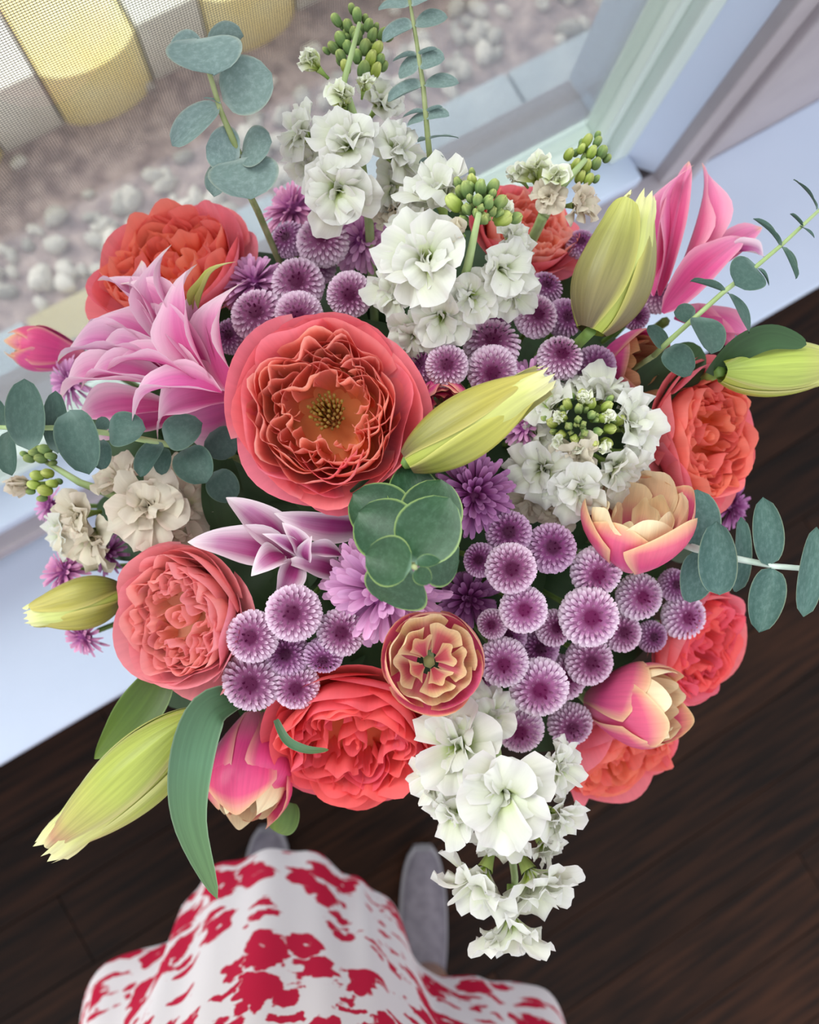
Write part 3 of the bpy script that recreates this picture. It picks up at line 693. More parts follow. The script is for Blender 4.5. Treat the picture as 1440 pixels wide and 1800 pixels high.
# ------------------------------------------------------------------ lily buds
def lily_bud(label, b, tp, wpx, mat, seed, spin=0.0, gape=.0, group='yellow-green lily buds'):
    B, Tp = at(*b), at(*tp); L = (Tp - B).length; A = (Tp - B) / L
    rad = px2m(wpx, (b[2] + tp[2]) / 2) / 2 / L            # relative radius
    MW = frame(B, A, spin)
    t = thing('lily_bud', label, 'lily bud', MW, group)
    r = random.Random(seed)
    def prof(v): return rad * (np.sin(np.pi * np.clip(.06 + .90 * v, 0, 1) ** .85) ** .72)
    for j in range(3):                                        # inner tepals showing in the seams and at the tip
        def fin(U, V, j=j):
            rr = prof(V) * (.93 + .10 * np.clip(V - .8, 0, 1) / .2) + (.045 + .018 * np.sin(7 * U + j)) * np.clip(V - .82, 0, 1) / .18
            th = U * .62 * (1 + .25 * V)
            return rr * np.cos(th), rr * np.sin(th), V * (1.04 - .07 * np.abs(np.sin(4 * U + j)))
        MB().grid(8, 18, fin).build('inner_tepal', M['bud_in'], t, rz(2 * math.pi * (j + .5) / 3) @ Matrix.Scale(L, 4))
    for j in range(3):                                        # outer tepals with a raised midrib
        g = gape * (1.0 if j == 0 else .35)
        le = 1.0 - .10 * r.random()
        def fo(U, V, g=g, le=le):
            wv = 1.02 * np.sin(np.pi * np.clip(.10 + .86 * V, 0, 1)) ** .35
            rr = prof(V) * (1.02 + .10 * np.exp(-(U * 3.2) ** 2) - .05 * np.abs(U) ** 6) + g * np.clip(V - .5, 0, 1) ** 2 + .02 * np.clip(V - .88, 0, 1) / .12
            th = U * wv
            return rr * np.cos(th), rr * np.sin(th), V * le * (1 - .04 * U ** 2 * V)
        MB().grid(16, 22, fo).build('outer_tepal', M[mat], t, rz(2 * math.pi * j / 3) @ Matrix.Scale(L, 4))
    stem(t, MW, B, .0032)
    return t
lily_bud('yellow-green lily bud lying across the middle, right of the big open rose', (716, 812, .39), (962, 664, .385), 112, 'bud_y', 1, spin=2.2)
lily_bud('olive lily bud with one tepal peeling open, beside the pink lily at right', (1038, 582, .42), (1128, 348, .415), 132, 'bud_o', 2, spin=2.6, gape=.55)
lily_bud('long pale green lily bud pointing out of the picture at the right', (1268, 652, .45), (1500, 640, .46), 96, 'bud_g', 3, spin=1.1)
lily_bud('long chartreuse lily bud pointing down left over the dark floor', (345, 1262, .45), (92, 1490, .45), 122, 'bud_g', 4, spin=.4, gape=.12)
lily_bud('short yellow lily bud opening over the ledge, left of the peachy rose', (215, 1040, .48), (50, 1085, .47), 88, 'bud_y', 5, spin=.9, gape=.35)

# ------------------------------------------------------------------ double tulips
def tulip(label, px, py, Rp, Lp, ax, doff, seed, mo='tul', mi='tul_c', open_=.55, spin=0., inner=12):
    r = random.Random(seed)
    d = dome(px, py) + doff; P = at(px, py, d); R = px2m(Rp, d); L = px2m(Lp, d)
    A = axis_of(ax, P); MW = frame(P - A * L * .5, A, spin)
    t = thing('double_tulip', label, 'tulip', MW, 'pink double tulips')
    h = L / R
    for li, (n_, rs, zs, mt, half) in enumerate(((3, 1.0, .86, mo, .98), (3, .95, .95, mo, .92), (5, .82, .96, mi, .62), (5, .66, .88, mi, .58), (4, .46, .74, mi, .62), (3, .25, .60, mi, .8))):
        if li == 2 + inner // 5 + 1: break
        for j in range(n_):
            th = 2 * math.pi * (j + .5 * (li % 2)) / n_ + .25 * (r.random() - .5)
            zt = h * zs * (.92 + .16 * r.random()); rr = rs * (.96 + .08 * r.random())
            top = open_ * rr * (.9 + .25 * r.random())
            def f(v, rr=rr, zt=zt, top=top):
                rad = rr * np.sin(np.clip(.06 + .62 * v, 0, 1) * np.pi * .80) ** .65
                k = np.clip((v - .55) / .45, 0, 1)
                rad = rad * (1 - k * k) + (top * k * k)
                return rad, zt * v ** .9
            nu, nv, fn = cyl_petal(f, half, lambda v: .55 + .45 * np.sin(np.clip(v, 0, 1) * np.pi * .72) ** .8, .03 if li < 2 else .06, 1.6 if li < 2 else 2.6, r, tipdrop=.34 if li < 2 else .24, nu=12, nv=10)
            MB().grid(nu, nv, fn).build('petal', M[mt], t, Matrix.Scale(R, 4) @ rz(th))
    stem(t, MW, P - A * L * .5, .0032, 'stem_pale')
    return t
tulip('cream-hearted pink double tulip showing its open cup below the middle', 758, 1162, 92, 112, (.04, .22, 1), -.022, 1, open_=.92, spin=.5)
tulip('orange-edged pink double tulip, cup tilted up, left of the teal eucalyptus', 1118, 930, 100, 160, (-.05, .80, .60), -.02, 2, mo='tul', mi='tul_c', open_=.85, spin=1.1)
tulip('pink double tulip with papery cream petals pointing right at lower right', 1115, 1238, 80, 175, (.72, .12, .62), -.015, 3, open_=.72, spin=.2)
tulip('closed magenta double tulip pointing down beside the long strap leaf', 440, 1350, 88, 190, (-.02, -.80, .55), -.015, 4, mo='tul_m', mi='tul_c', open_=.45, spin=.6)
tulip('bronze-hearted tulip shaded by the olive lily bud', 1105, 642, 62, 120, (.55, -.10, .75), .015, 5, mo='tul_m', mi='tul_b', open_=.85)
tulip('small smooth pink tulip peeking out at the far left edge', 82, 616, 44, 125, (-.92, .16, .25), .01, 6, mo='tul_m', mi='tul', open_=.5)
tulip('dusky pink tulip tucked behind the lily bud lying in the middle', 778, 712, 52, 100, (.1, -.2, .9), .02, 7, mo='tul_m', mi='tul_m', open_=.7)

# ------------------------------------------------------------------ white stock
def fan_petal(name, mat, L, W, a0, a1, cup, ruf, seed, p=1.0, nu=8, nv=7):
    r = random.Random(seed); A_, B_, C_ = (r.random() * 6.28 for _ in range(3))
    vv = np.linspace(0, 1, 60); ang = np.radians(a0 + (a1 - a0) * vv ** p)
    rr = np.concatenate([[0], np.cumsum(np.cos(ang))[:-1]]) / 59; zz = np.concatenate([[0], np.cumsum(np.sin(ang))[:-1]]) / 59
    def fn(U, V):
        ve = V * (1 - .22 * U ** 2 * V)
        a = np.radians(a0 + (a1 - a0) * ve ** p)
        w = W * (.16 + .84 * np.sin(np.clip(ve, 0, 1) * 1.75) ** 1.2)
        h = cup * W * U ** 2 * ve + ruf * (np.sin(4.5 * U + A_) + .6 * np.sin(8 * U + B_)) * ve ** 2 + ruf * .8 * np.sin(6 * ve + C_) * ve
        r0 = L * np.interp(ve, vv, rr); z0 = L * np.interp(ve, vv, zz)
        return r0 - np.sin(a) * h, w * U, z0 + np.cos(a) * h
    return MB().grid(nu, nv, fn).mesh(name, M[mat])
STK = {}
for mt in ('stock', 'stock_c', 'stock_g'):
    STK[mt] = dict(o=[fan_petal('petal', mt, 1.05, .42, 74, -14, .12, .10, s) for s in range(4)],
                   m=[fan_petal('petal', mt, .80, .34, 82, 14, .28, .11, s + 10) for s in range(4)],
                   i=[fan_petal('petal', mt, .50, .22, 84, 50, .60, .06, s + 20) for s in range(4)])
def calyx_mesh():
    return MB().grid(10, 6, lambda U, V: ((.07 + .10 * V ** 2) * np.cos(U * math.pi), (.07 + .10 * V ** 2) * np.sin(U * math.pi), -.55 + .6 * V)).mesh('floret', M['calyx'])
CALYX = calyx_mesh()
def sbud_mesh(mt, seed):
    r = random.Random(seed); a = r.random() * 6
    def fn(U, V):
        th = U * math.pi; fi = V * math.pi
        rr = np.sin(fi) ** .8 * (.70 + .11 * np.cos(4 * th + 2.5 * V + a))
        return rr * np.cos(th), rr * np.sin(th), -np.cos(fi) * 1.0 - .35 * np.cos(4 * th + a) * np.clip(V - .6, 0, 1)
    return MB().grid(16, 9, fn).mesh('bud', M[mt])
SBUD = [sbud_mesh('sbud', 1), sbud_mesh('sbud', 2), sbud_mesh('sbud_y', 3), sbud_mesh('sbud_y', 4)]
def floret(t, I, px, py, d, Rp, ax, r, mt='stock', openness=1.0):
    P = at(px, py, d); R = px2m(Rp, d) * 1.12; A = cdir(*ax)
    fo = link('floret', CALYX, t, I @ frame(P - A * R * .35, A, r.random() * 6.28, R))
    S = STK[mt]; q = r.random() * 6.28
    for grp, n_, el in (('o', 8, 0.), ('m', 7, .0), ('i', 6, 0.)):
        for j in range(n_):
            th = q + 2 * math.pi * (j + (.5 if grp == 'm' else 0)) / n_ + .3 * (r.random() - .5)
            s = .88 + .24 * r.random()
            tilt = Matrix.Rotation(-(1 - openness) * 1.0 + .60 * (r.random() - .5), 4, 'Y')
            link('petal', S[grp][r.randrange(4)], fo, rz(th) @ Matrix.Translation((.03, 0, 0)) @ tilt @ Matrix.Rotation(.9 * (r.random() - .5), 4, 'X') @ Matrix.Scale(s, 4))
def stock(label, path, florets, buds, seed, doff=0., dfun=dome, mat='stem_pale', group='white stock stems', srad=.0035):
    r = random.Random(seed)
    b = path[0]; P = at(b[0], b[1], b[2]); Tp = at(*path[-1]); A = (Tp - P).normalized()
    MW = frame(P, A); I = MW.inverted()
    t = thing('stock_spike', label, 'flower', MW, group)
    MB().tube([I @ at(*q) for q in path], [srad * (1 - .6 * k / (len(path) - 1)) for k in range(len(path))], 8).build('spike_stem', M[mat], t)
    for e in florets:
        px, py, Rp, ax, dz = e[:5]; mt = e[5] if len(e) > 5 else 'stock'; op = e[6] if len(e) > 6 else 1.0
        floret(t, I, px, py, path[0][2] + doff + dz, Rp, ax, r, mt, op)
    for (px, py, rp, ax, dz, kind) in buds:
        d = path[0][2] + doff + dz
        link('bud', SBUD[kind * 2 + r.randrange(2)], t, I @ frame(at(px, py, d), cdir(*ax), r.random() * 6, px2m(rp * .86, d)))
        q = r.random() * 6.28
        link('bud', SBUD[r.randrange(2)], t, I @ frame(at(px + rp * 1.0 * math.cos(q), py + rp * 1.0 * math.sin(q), d + .003), cdir(ax[0] + .3 * math.cos(q), ax[1] - .3 * math.sin(q), ax[2]), r.random() * 6, px2m(rp * .62, d)))
    stem(t, MW, P, .003, 'stem_pale')
    return t
UP = (0, .8, .5)
# tall one at the top
b = []
for (x_, y_, s_, k_) in ((628, 28, 15, 0), (592, 36, 14, 0), (612, 46, 13, 0), (648, 45, 13, 0), (600, 70, 16, 0), (628, 66, 15, 0), (655, 62, 14, 0), (672, 60, 14, 0), (642, 84, 16, 0), (663, 86, 15, 1), (628, 100, 14, 0), (652, 104, 17, 1), (640, 124, 18, 0), (660, 124, 16, 1), (668, 105, 12, 0), (600, 100, 14, 0), (586, 84, 13, 0), (612, 84, 14, 0), (608, 118, 14, 1), (622, 58, 12, 0)):
    b.append((x_, y_, s_, ((x_ - 630) / 60, .7, .5), -.0, k_))
stock('tall white stock rising at the top, green buds at its tip', [(645, 360, .445), (628, 220, .437), (604, 145, .43), (618, 95, .43), (632, 40, .43)],
      [(525, 235, 56, (-.75, .1, .6), -.010), (612, 245, 66, (-.05, .25, .95), -.025), (702, 265, 60, (.65, .1, .75), -.014), (592, 338, 74, (-.1, -.45, .85), -.020), (672, 175, 48, (.5, .3, .8), .004),
       (545, 290, 44, (-.5, -.3, .8), .005), (690, 330, 52, (.4, -.4, .8), .0), (550, 112, 36, (-.7, .45, .5), -.004, 'stock_g', .35), (600, 172, 42, (-.2, .3, .9), -.016, 'stock_g', .5), (640, 150, 26, (.2, .5, .8), -.012, 'stock_g', .3)], b, 21, srad=.0026)
# centre top with the round head of green buds
b = []
for (x_, y_, s_, k_) in ((798, 357, 22, 1), (821, 334, 19, 0), (845, 330, 17, 0), (866, 330, 18, 0), (822, 368, 15, 0), (840, 352, 14, 0), (858, 356, 16, 0), (879, 356, 18, 0), (850, 384, 17, 0), (884, 384, 22, 1), (838, 375, 13, 0), (830, 318, 14, 1), (865, 372, 13, 0), (845, 366, 11, 0), (815, 388, 15, 0)):
    b.append((x_, y_, s_, ((x_ - 843) / 55, (365 - y_) / 70 + .35, .9), (abs(x_ - 843) + abs(y_ - 355)) / 60 * .012 - .052, k_))
stock('cream-white stock with a round head of green buds, above the big rose', [(800, 560, .430), (822, 470, .405), (842, 375, .378)],
      [(745, 455, 86, (-.25, .05, .95), -.032), (885, 470, 68, (.45, -.1, .85), -.020), (778, 560, 66, (.0, -.5, .85), -.012), (690, 512, 56, (-.65, -.2, .7), .004), (772, 335, 70, (-.2, .6, .75), -.012), (905, 515, 50, (.5, -.5, .7), -.002),
       (725, 590, 50, (-.2, -.6, .75), .000), (720, 390, 52, (-.6, .3, .7), -.004), (905, 420, 44, (.6, .2, .7), -.006), (805, 408, 34, (-.4, -.1, .9), -.040, 'stock_c', .2), (885, 372, 30, (.5, .2, .8), -.03, 'stock_g', .2), (690, 370, 40, (-.5, .4, .6), .02, 'stock_c'), (828, 522, 50, (.1, -.3, .9), -.018)], b, 22, mat='stem_pale', srad=.0032)
# right, seen straight onto the bud head
b = []
r3 = random.Random(5)
for k in range(22):
    q = 2.4 * k; s = math.sqrt(k / 22) * 62
    b.append((1026 + s * math.cos(q), 745 - s * .85 * math.sin(q), 9 + 7 * (s / 62), (math.cos(q) * s / 60, math.sin(q) * s / 60 + .1, .9), -.030 + .012 * (s / 62) ** 2, 1 if s > 34 else 0))
stock('white stock seen from above with lime buds, beside the facing-right rose', [(1030, 830, .445), (1028, 790, .432), (1026, 752, .424)],
      [(965, 712, 58, (-.6, .4, .7), -.010), (1062, 690, 62, (.2, .7, .6), -.008), (1112, 742, 66, (.65, .2, .7), -.012), (950, 828, 64, (-.55, -.35, .75), -.014), (1012, 862, 62, (-.1, -.65, .75), -.016), (1085, 828, 62, (.5, -.5, .75), -.014), (1015, 800, 46, (-.1, -.4, .9), -.022, 'stock_c'),
       (1120, 800, 50, (.7, -.2, .6), -.004), (1025, 682, 48, (-.1, .75, .6), -.004), (935, 770, 52, (-.75, .0, .6), -.004), (930, 880, 46, (-.5, -.6, .6), .006, 'stock_c'), (985, 905, 42, (-.2, -.7, .6), .004, 'stock_c'), (1028, 702, 24, (.0, .5, .9), -.026, 'stock_g', .15), (985, 735, 22, (-.5, .2, .9), -.026, 'stock_g', .15), (1068, 735, 24, (.5, .2, .9), -.026, 'stock_g', .15), (980, 775, 22, (-.4, -.3, .9), -.024, 'stock_g', .15), (1060, 785, 24, (.4, -.4, .9), -.024, 'stock_g', .15), (1015, 785, 20, (.0, -.5, .9), -.026, 'stock_g', .15)], b, 23)
# hanging at the bottom
stock('long white stock hanging down over the printed dress', [(860, 1260, .43), (885, 1400, .445), (905, 1540, .46), (905, 1640, .47)],
      [(888, 1398, 94, (.0, .0, 1), -.040), (800, 1312, 82, (-.45, .15, .85), -.016), (985, 1350, 60, (.7, .1, .65), -.006), (795, 1430, 62, (-.6, -.4, .65), -.006), (982, 1440, 58, (.65, -.35, .65), -.004), (842, 1555, 82, (-.40, -.62, .62), .006), (945, 1558, 84, (.40, -.62, .62), .006), (898, 1640, 78, (-.05, -.85, .5), .018),
       (862, 1258, 56, (.1, .6, .75), -.006), (960, 1490, 44, (.6, -.6, .5), .012), (880, 1480, 56, (-.1, -.7, .7), -.004), (760, 1365, 52, (-.8, -.1, .5), .0)], [], 24)
# left
b = []
for (x_, y_, s_, k_) in ((62, 796, 13, 0), (80, 790, 14, 0), (52, 806, 12, 0), (72, 806, 13, 0), (90, 802, 12, 0), (66, 836, 14, 1), (84, 832, 13, 1), (60, 852, 13, 1), (80, 862, 15, 1), (92, 850, 12, 1)):
    b.append((x_, y_, s_, (-.8, .15, .5), -.004, k_))
stock('cream stock on a bent lime stem at the left, beneath the eucalyptus', [(285, 890, .475), (200, 870, .475), (140, 848, .475), (75, 808, .475)],
      [(258, 892, 76, (.0, -.1, .98), -.028, 'stock_c'), (132, 905, 54, (-.5, -.1, .85), -.006, 'stock_c'), (155, 948, 62, (-.4, -.5, .75), -.002, 'stock_c'), (322, 888, 60, (.5, .1, .85), -.010, 'stock_c'), (208, 842, 52, (-.2, .5, .8), -.006, 'stock_c'), (302, 945, 52, (.2, -.6, .75), -.006, 'stock_c'), (110, 940, 48, (-.6, -.3, .7), .008, 'stock'),
       (40, 852, 38, (-.9, -.1, .4), .0, 'stock_c', .15), (330, 830, 44, (.3, .5, .8), .006, 'stock_c')], b, 25)
# upper right
b = []
for (x_, y_, s_, k_) in ((1032, 248, 14, 1), (1050, 250, 12, 0), (1058, 268, 14, 0), (1040, 268, 14, 1), (1000, 272, 13, 1), (1012, 290, 13, 1), (1030, 292, 14, 1), (1048, 288, 13, 0), (1020, 312, 14, 1), (1035, 316, 13, 1), (1022, 262, 11, 1)):
    b.append((x_, y_, s_, (.4, .7, .5), .004, k_))
stock('small lime and cream stock in front of the window frame corner', [(955, 380, .455), (985, 330, .455), (1030, 280, .455)],
      [(940, 305, 42, (-.3, .6, .7), .0, 'stock_g', .6), (1022, 360, 42, (.6, -.2, .7), .0, 'stock_c'), (978, 318, 36, (-.1, .4, .9), -.006, 'stock_g', .4), (965, 345, 34, (-.2, .1, .9), -.004, 'stock_c'), (912, 310, 30, (-.6, .4, .6), .004, 'stock_g', .5)], b, 26)

# ------------------------------------------------------------------ button chrysanthemums
def mum_mesh(seed, mt, n_=190):
    r = random.Random(seed); mb = MB()
    for k in range(n_):
        t = math.sqrt((k + .5) / n_); a = 2.399963 * k
        th = t * R_(112)
        nrm = Vector((math.sin(th) * math.cos(a), math.sin(th) * math.sin(a), math.cos(th)))
        tan = Vector((math.cos(th) * math.cos(a), math.cos(th) * math.sin(a), -math.sin(th)))
        b = Vector((nrm.x * .64, nrm.y * .64, nrm.z * .38))
        if t < .25: b.z -= .12 * (1 - t / .25)
        dr = (nrm * (.80 - .25 * t) + tan * (.05 + .95 * min(1, t * 1.3))).normalized()
        dr = (dr + Vector((r.uniform(-.12, .12), r.uniform(-.12, .12), r.uniform(-.08, .08)))).normalized()
        L = .13 + .23 * t; w = .036 + .044 * t
        side = dr.cross(nrm)
        if side.length < 1e-3: side = Vector((1, 0, 0))
        side.normalize(); up = side.cross(dr).normalized()
        if up.dot(nrm) < 0: up = -up
        Mx = Matrix((dr, side, up)).transposed().to_4x4(); Mx.translation = b
        def fn(U, V, L=L, w=w):
            ww = w * np.where(V < .9, .75 + .35 * V, .62)
            return L * V * (1 - .10 * U ** 2 * V), ww * U, w * .75 * U ** 2 + .30 * L * np.clip(V - .5, 0, 1) ** 2
        mb.grid(2, 4, fn, Mx, uvfn=lambda U, V, t=t: (0 * U + t, V))
    return mb.mesh('florets', M[mt])
MUMS = {k: [mum_mesh(s, k) for s in (1, 2)] for k in ('mum', 'mum_d', 'mum_l')}
DISC = {}
for k in ('mum', 'mum_d', 'mum_l'):
    DISC[k] = MB().grid(14, 6, lambda U, V: (.66 * np.sin(V * 1.9) * np.cos(U * math.pi), .66 * np.sin(V * 1.9) * np.sin(U * math.pi), .30 * np.cos(V * 1.9) - .07), uvfn=lambda U, V: (V * .9, 0 * V)).mesh('flower_base', M[k])
def mum(label, px, py, Rp, doff=0., kind='mum', ax=None, tilt=.5, group='mauve button chrysanthemums'):
    d = dome(px, py) + doff; P = at(px, py, d); R = px2m(Rp, d) * 1.16
    A0 = (P - BIND).normalized()
    if ax: A = cdir(*ax)
    else:
        c = cdir(0, 0, 1); A = (c * (1 - tilt) + A0 * tilt + Vector((rnd.uniform(-.12, .12), rnd.uniform(-.12, .12), rnd.uniform(-.1, .1)))).normalized()
    MW = frame(P - A * R * .2, A, rnd.random() * 6.28)
    t = thing('button_chrysanthemum', label, 'chrysanthemum', MW, group)
    o = link('florets', MUMS[kind][rnd.randrange(2)], t, Matrix.Scale(R, 4)); o['kind'] = 'stuff'
    link('flower_base', DISC[kind], t, Matrix.Scale(R, 4))
    stem(t, MW, P - A * R * .35, .0016)
    return t
for a in [
    # upper left of the big rose
    ('mauve button mum nearest the curled lily petal, dark-eyed, upper left of the big rose', 450, 548, 50, -.006, 'mum', (-.1, .25, .95)),
    ('mauve button mum above the pair that touches the top of the big rose', 522, 494, 48, 0, 'mum', (0, .1, 1)),
    ('mauve button mum touching the upper left rim of the big rose', 524, 556, 44, -.002, 'mum', (0, -.3, .95)),
    ('mauve button mum touching the top rim of the big rose', 614, 518, 42, .004, 'mum', (0, -.25, .95)),
    ('small dark-eyed button mum squeezed between lily and big rose', 402, 588, 33, .004, 'mum_d', (-.3, .1, .9)),
    ('violet button mum right under the lowest white floret of the tall stock', 566, 416, 48, 0, 'mum', (.0, .25, .95)),
    ('half-hidden button mum left of the violet one under the tall stock', 502, 416, 34, .006, 'mum_d', (-.4, .2, .85)),
    ('tiny button mum between the tall stock and the bud-headed stock', 742, 306, 24, .01, 'mum_d', (.2, .5, .8)),
    ('shaded button mum deep between two pairs, above the big rose', 556, 462, 36, .03, 'mum_d', (.1, .2, .9)),
    # right of the big rose
    ('flat button mum with a wide dark eye, right of the big rose', 786, 641, 39, -.002, 'mum', (-.05, .0, 1)),
    ('button mum just above the tip of the lily bud lying in the middle', 866, 655, 46, .0, 'mum', (.0, -.45, .9)),
    ('broad pale-rimmed button mum under the cream-white stock', 866, 596, 52, .004, 'mum', (.0, .5, .85)),
    ('dark-eyed button mum left of the olive lily bud', 946, 552, 40, -.002, 'mum', (.2, .1, .95)),
    ('button mum touching the left edge of the olive lily bud', 998, 556, 36, .004, 'mum_d', (.4, .05, .9)),
    ('pale-skirted button mum below the olive lily bud', 988, 622, 42, -.004, 'mum', (.1, .35, .9)),
    ('button mum between the bronze tulip and the white stock with lime buds', 1050, 645, 40, .0, 'mum_d', (.1, -.1, .95)),
    ('button mum right of the olive lily bud, against the pink lily', 1156, 513, 35, .0, 'mum', (.2, .4, .85)),
    ('little button mum under the right edge of the olive lily bud', 1122, 556, 26, .008, 'mum_d', (.2, -.3, .85)),
    ('button mum hidden under the curled right floret of the cream-white stock', 868, 545, 40, .02, 'mum_d', (.1, .1, .95)),
    ('shaded button mum between coral rose and olive lily bud', 1022, 424, 28, .015, 'mum_d', (-.1, .3, .9)),
    ('narrow sideways button mum hugging the right rim of the big rose', 738, 640, 34, .016, 'mum_d', (-.6, .2, .7)),
    ('button mum peeping out above the dark-eyed one near the olive bud', 962, 500, 32, .016, 'mum_d', (.2, .4, .85)),
    # between middle and right
    ('shaded button mum directly under the white stock with lime buds', 895, 935, 42, .01, 'mum_d', (-.1, .2, .95)),
    ('button mum left of the orange-edged tulip', 972, 962, 46, .0, 'mum_d', (.05, .15, 1)),
    ('round button mum left of and below the one beside the orange-edged tulip', 900, 1000, 47, -.004, 'mum', (.0, .0, 1)),
    ('narrow dark button mum right of the eucalyptus tip', 842, 984, 32, .012, 'mum_d', (-.4, .1, .9)),
    # right cluster
    ('pink-eyed button mum at the left of the right-hand cluster', 922, 1072, 44, -.008, 'mum_l', (-.02, .05, 1)),
    ('button mum under the orange-edged tulip, at the top of the cluster', 1052, 1010, 47, -.004, 'mum_l', (.05, -.3, .95)),
    ('largest pale button mum in the middle of the right-hand cluster', 1040, 1086, 55, -.014, 'mum_l', (.05, .0, 1)),
    ('button mum right of the largest pale one, below the orange-edged tulip', 1130, 1050, 43, -.004, 'mum_l', (.2, .0, .97)),
    ('rightmost button mum of the cluster, overlapping the coral rose', 1210, 1086, 42, .0, 'mum_l', (.3, -.05, .95)),
    ('button mum tucked at the lower right of the largest pale one', 1098, 1112, 36, .004, 'mum', (.15, .1, .95)),
    ('small dark button mum left of the rightmost one of the cluster', 1150, 1120, 29, .008, 'mum_d', (.2, .0, .95)),
    ('button mum half under the teal eucalyptus and the orange-edged tulip', 1190, 1028, 30, .01, 'mum_d', (.25, .1, .95)),
    ('small button mum right of the cream-hearted tulip', 864, 1098, 28, .006, 'mum', (-.3, .0, .95)),
    ('sideways button mum between the pink-eyed and the largest pale one', 978, 1104, 34, .006, 'mum', (.3, .1, .9)),
    ('pink-tinged button mum right of the cream-hearted tulip, above the hanging stock', 886, 1168, 46, -.008, 'mum_l', (-.05, -.1, 1)),
    ('button mum below the largest pale one, above the right-pointing tulip', 1040, 1165, 44, -.002, 'mum', (.1, .0, 1)),
    ('palest button mum standing proud above the hanging white stock', 950, 1213, 54, -.018, 'mum_l', (-.02, -.12, 1)),
    ('button mum touching the big floret of the hanging white stock', 915, 1287, 44, -.006, 'mum_l', (-.05, -.2, .97)),
    ('lowest right button mum of the cluster, left of the right-pointing tulip', 1006, 1280, 41, .0, 'mum', (.1, -.3, .95)),
    ('button mum half behind the palest one', 996, 1192, 42, .008, 'mum', (.2, .1, .95)),
    ('narrow button mum between the cream-hearted tulip and the pink-tinged mum', 846, 1188, 27, .012, 'mum_d', (-.4, .0, .9)),
    ('shaded button mum between the pink-eyed and the pink-tinged ones', 950, 1140, 36, .016, 'mum_d', (.0, .1, 1)),
    ('dim button mum behind the pink-eyed one', 892, 1118, 36, .02, 'mum_d', (-.1, .1, 1)),
    # lower left cluster
    ('button mum touching the right rim of the peachy rose', 440, 1120, 48, -.024, 'mum', (-.1, .05, 1)),
    ('button mum below the white-edged lily', 514, 1078, 52, -.018, 'mum', (.0, .1, 1)),
    ('button mum under the fringe of the lilac spider mum', 600, 1112, 44, -.006, 'mum', (.1, .1, 1)),
    ('largest button mum of the lower left cluster, at its bottom', 440, 1202, 55, -.024, 'mum', (-.05, -.1, 1)),
    ('button mum at the lower right of that cluster, above the magenta tulip', 520, 1210, 43, -.014, 'mum', (.1, -.15, 1)),
    ('button mum boxed in at the middle of the lower left cluster', 502, 1150, 40, -.008, 'mum_d', (-.15, .1, 1)),
    ('flattened button mum above the deep coral rose', 568, 1160, 36, -.012, 'mum_d', (.0, -.55, .8)),
    ('button mum behind the largest one of the lower left cluster', 386, 1188, 36, -.002, 'mum_d', (-.4, .0, .9)),
    ('button mum hanging under the largest one of the lower left cluster', 402, 1228, 28, .0, 'mum_d', (-.2, -.3, .9)),
]: mum(a[0], a[1], a[2], a[3], a[4], a[5], a[6])

# ------------------------------------------------------------------ spider chrysanthemums
def pom_petal(mt, seed):
    r = random.Random(seed); c = r.uniform(.1, .35)
    return MB().grid(2, 5, lambda U, V: (V * (1 - .06 * np.abs(U) * V), (.045 + .10 * V ** .8 * (1 - .55 * np.clip(V - .72, 0, 1) / .28)) * U, .06 * U ** 2 - c * V ** 2 * .5)).mesh('petal', M[mt])
POM = {k: [pom_petal(k, s) for s in range(3)] for k in ('pom', 'pom_p', 'pom_d')}
def pom(label, px, py, Rp, doff, kind, ax=None, n_=120, joined=False, flat=1.0):
    d = dome(px, py) + doff; P = at(px, py, d); R = px2m(Rp, d); A = axis_of(ax, P)
    MW = frame(P - A * R * .35, A, rnd.random() * 6)
    t = thing('spider_chrysanthemum', label, 'chrysanthemum', MW, 'lilac spider chrysanthemums')
    r = random.Random(int(px * 7 + py)); mb = MB()
    MB().grid(12, 6, lambda U, V: (.32 * R * np.sin(V * 2.2) * np.cos(U * math.pi), .32 * R * np.sin(V * 2.2) * np.sin(U * math.pi), .26 * R * np.cos(V * 2.2)), uvfn=lambda U, V: (U * .5 + .5, 0 * V)).build('flower_base', M[kind], t)
    for k in range(n_):
        tt = math.sqrt((k + .5) / n_); a = 2.399963 * k; th = tt * R_(108)
        nrm = Vector((math.sin(th) * math.cos(a), math.sin(th) * math.sin(a), math.cos(th) * flat + .02))
        nrm = (nrm + Vector((r.uniform(-.2, .2), r.uniform(-.2, .2), r.uniform(-.15, .15)))).normalized()
        L = R * (.34 + .42 * tt) * r.uniform(.85, 1.15)
        side = Vector((-math.sin(a), math.cos(a), r.uniform(-.5, .5))); side = (side - nrm * side.dot(nrm)).normalized(); up = nrm.cross(side)
        Mx = Matrix((nrm * L, side * R * .62, up * L)).transposed().to_4x4(); Mx.translation = Vector((nrm.x, nrm.y, nrm.z * .8)) * R * .26
        if joined:
            mb.grid(2, 4, lambda U, V: (V, (.05 + .11 * V ** .8 * (1 - .55 * np.clip(V - .72, 0, 1) / .28)) * U, .06 * U ** 2 - .1 * V ** 2), Mx)
        else: link('petal', POM[kind][k % 3], t, Mx)
    if joined:
        o = mb.build('petals', M[kind], t); o['kind'] = 'stuff'
    stem(t, MW, P - A * R * .4, .0018)
    return t
pom('bright lilac spider mum under the green eucalyptus tip in the middle', 672, 1045, 116, .0, 'pom', (-.05, -.10, 1), 170)
pom('deep purple spider mum right of the eucalyptus tip, under the lily bud', 838, 868, 78, .012, 'pom_d', (.1, .0, 1), 140)
pom('pale lilac spider mum right of the curled lily petal', 440, 482, 66, .015, 'pom', (-.15, .55, .8), 120)
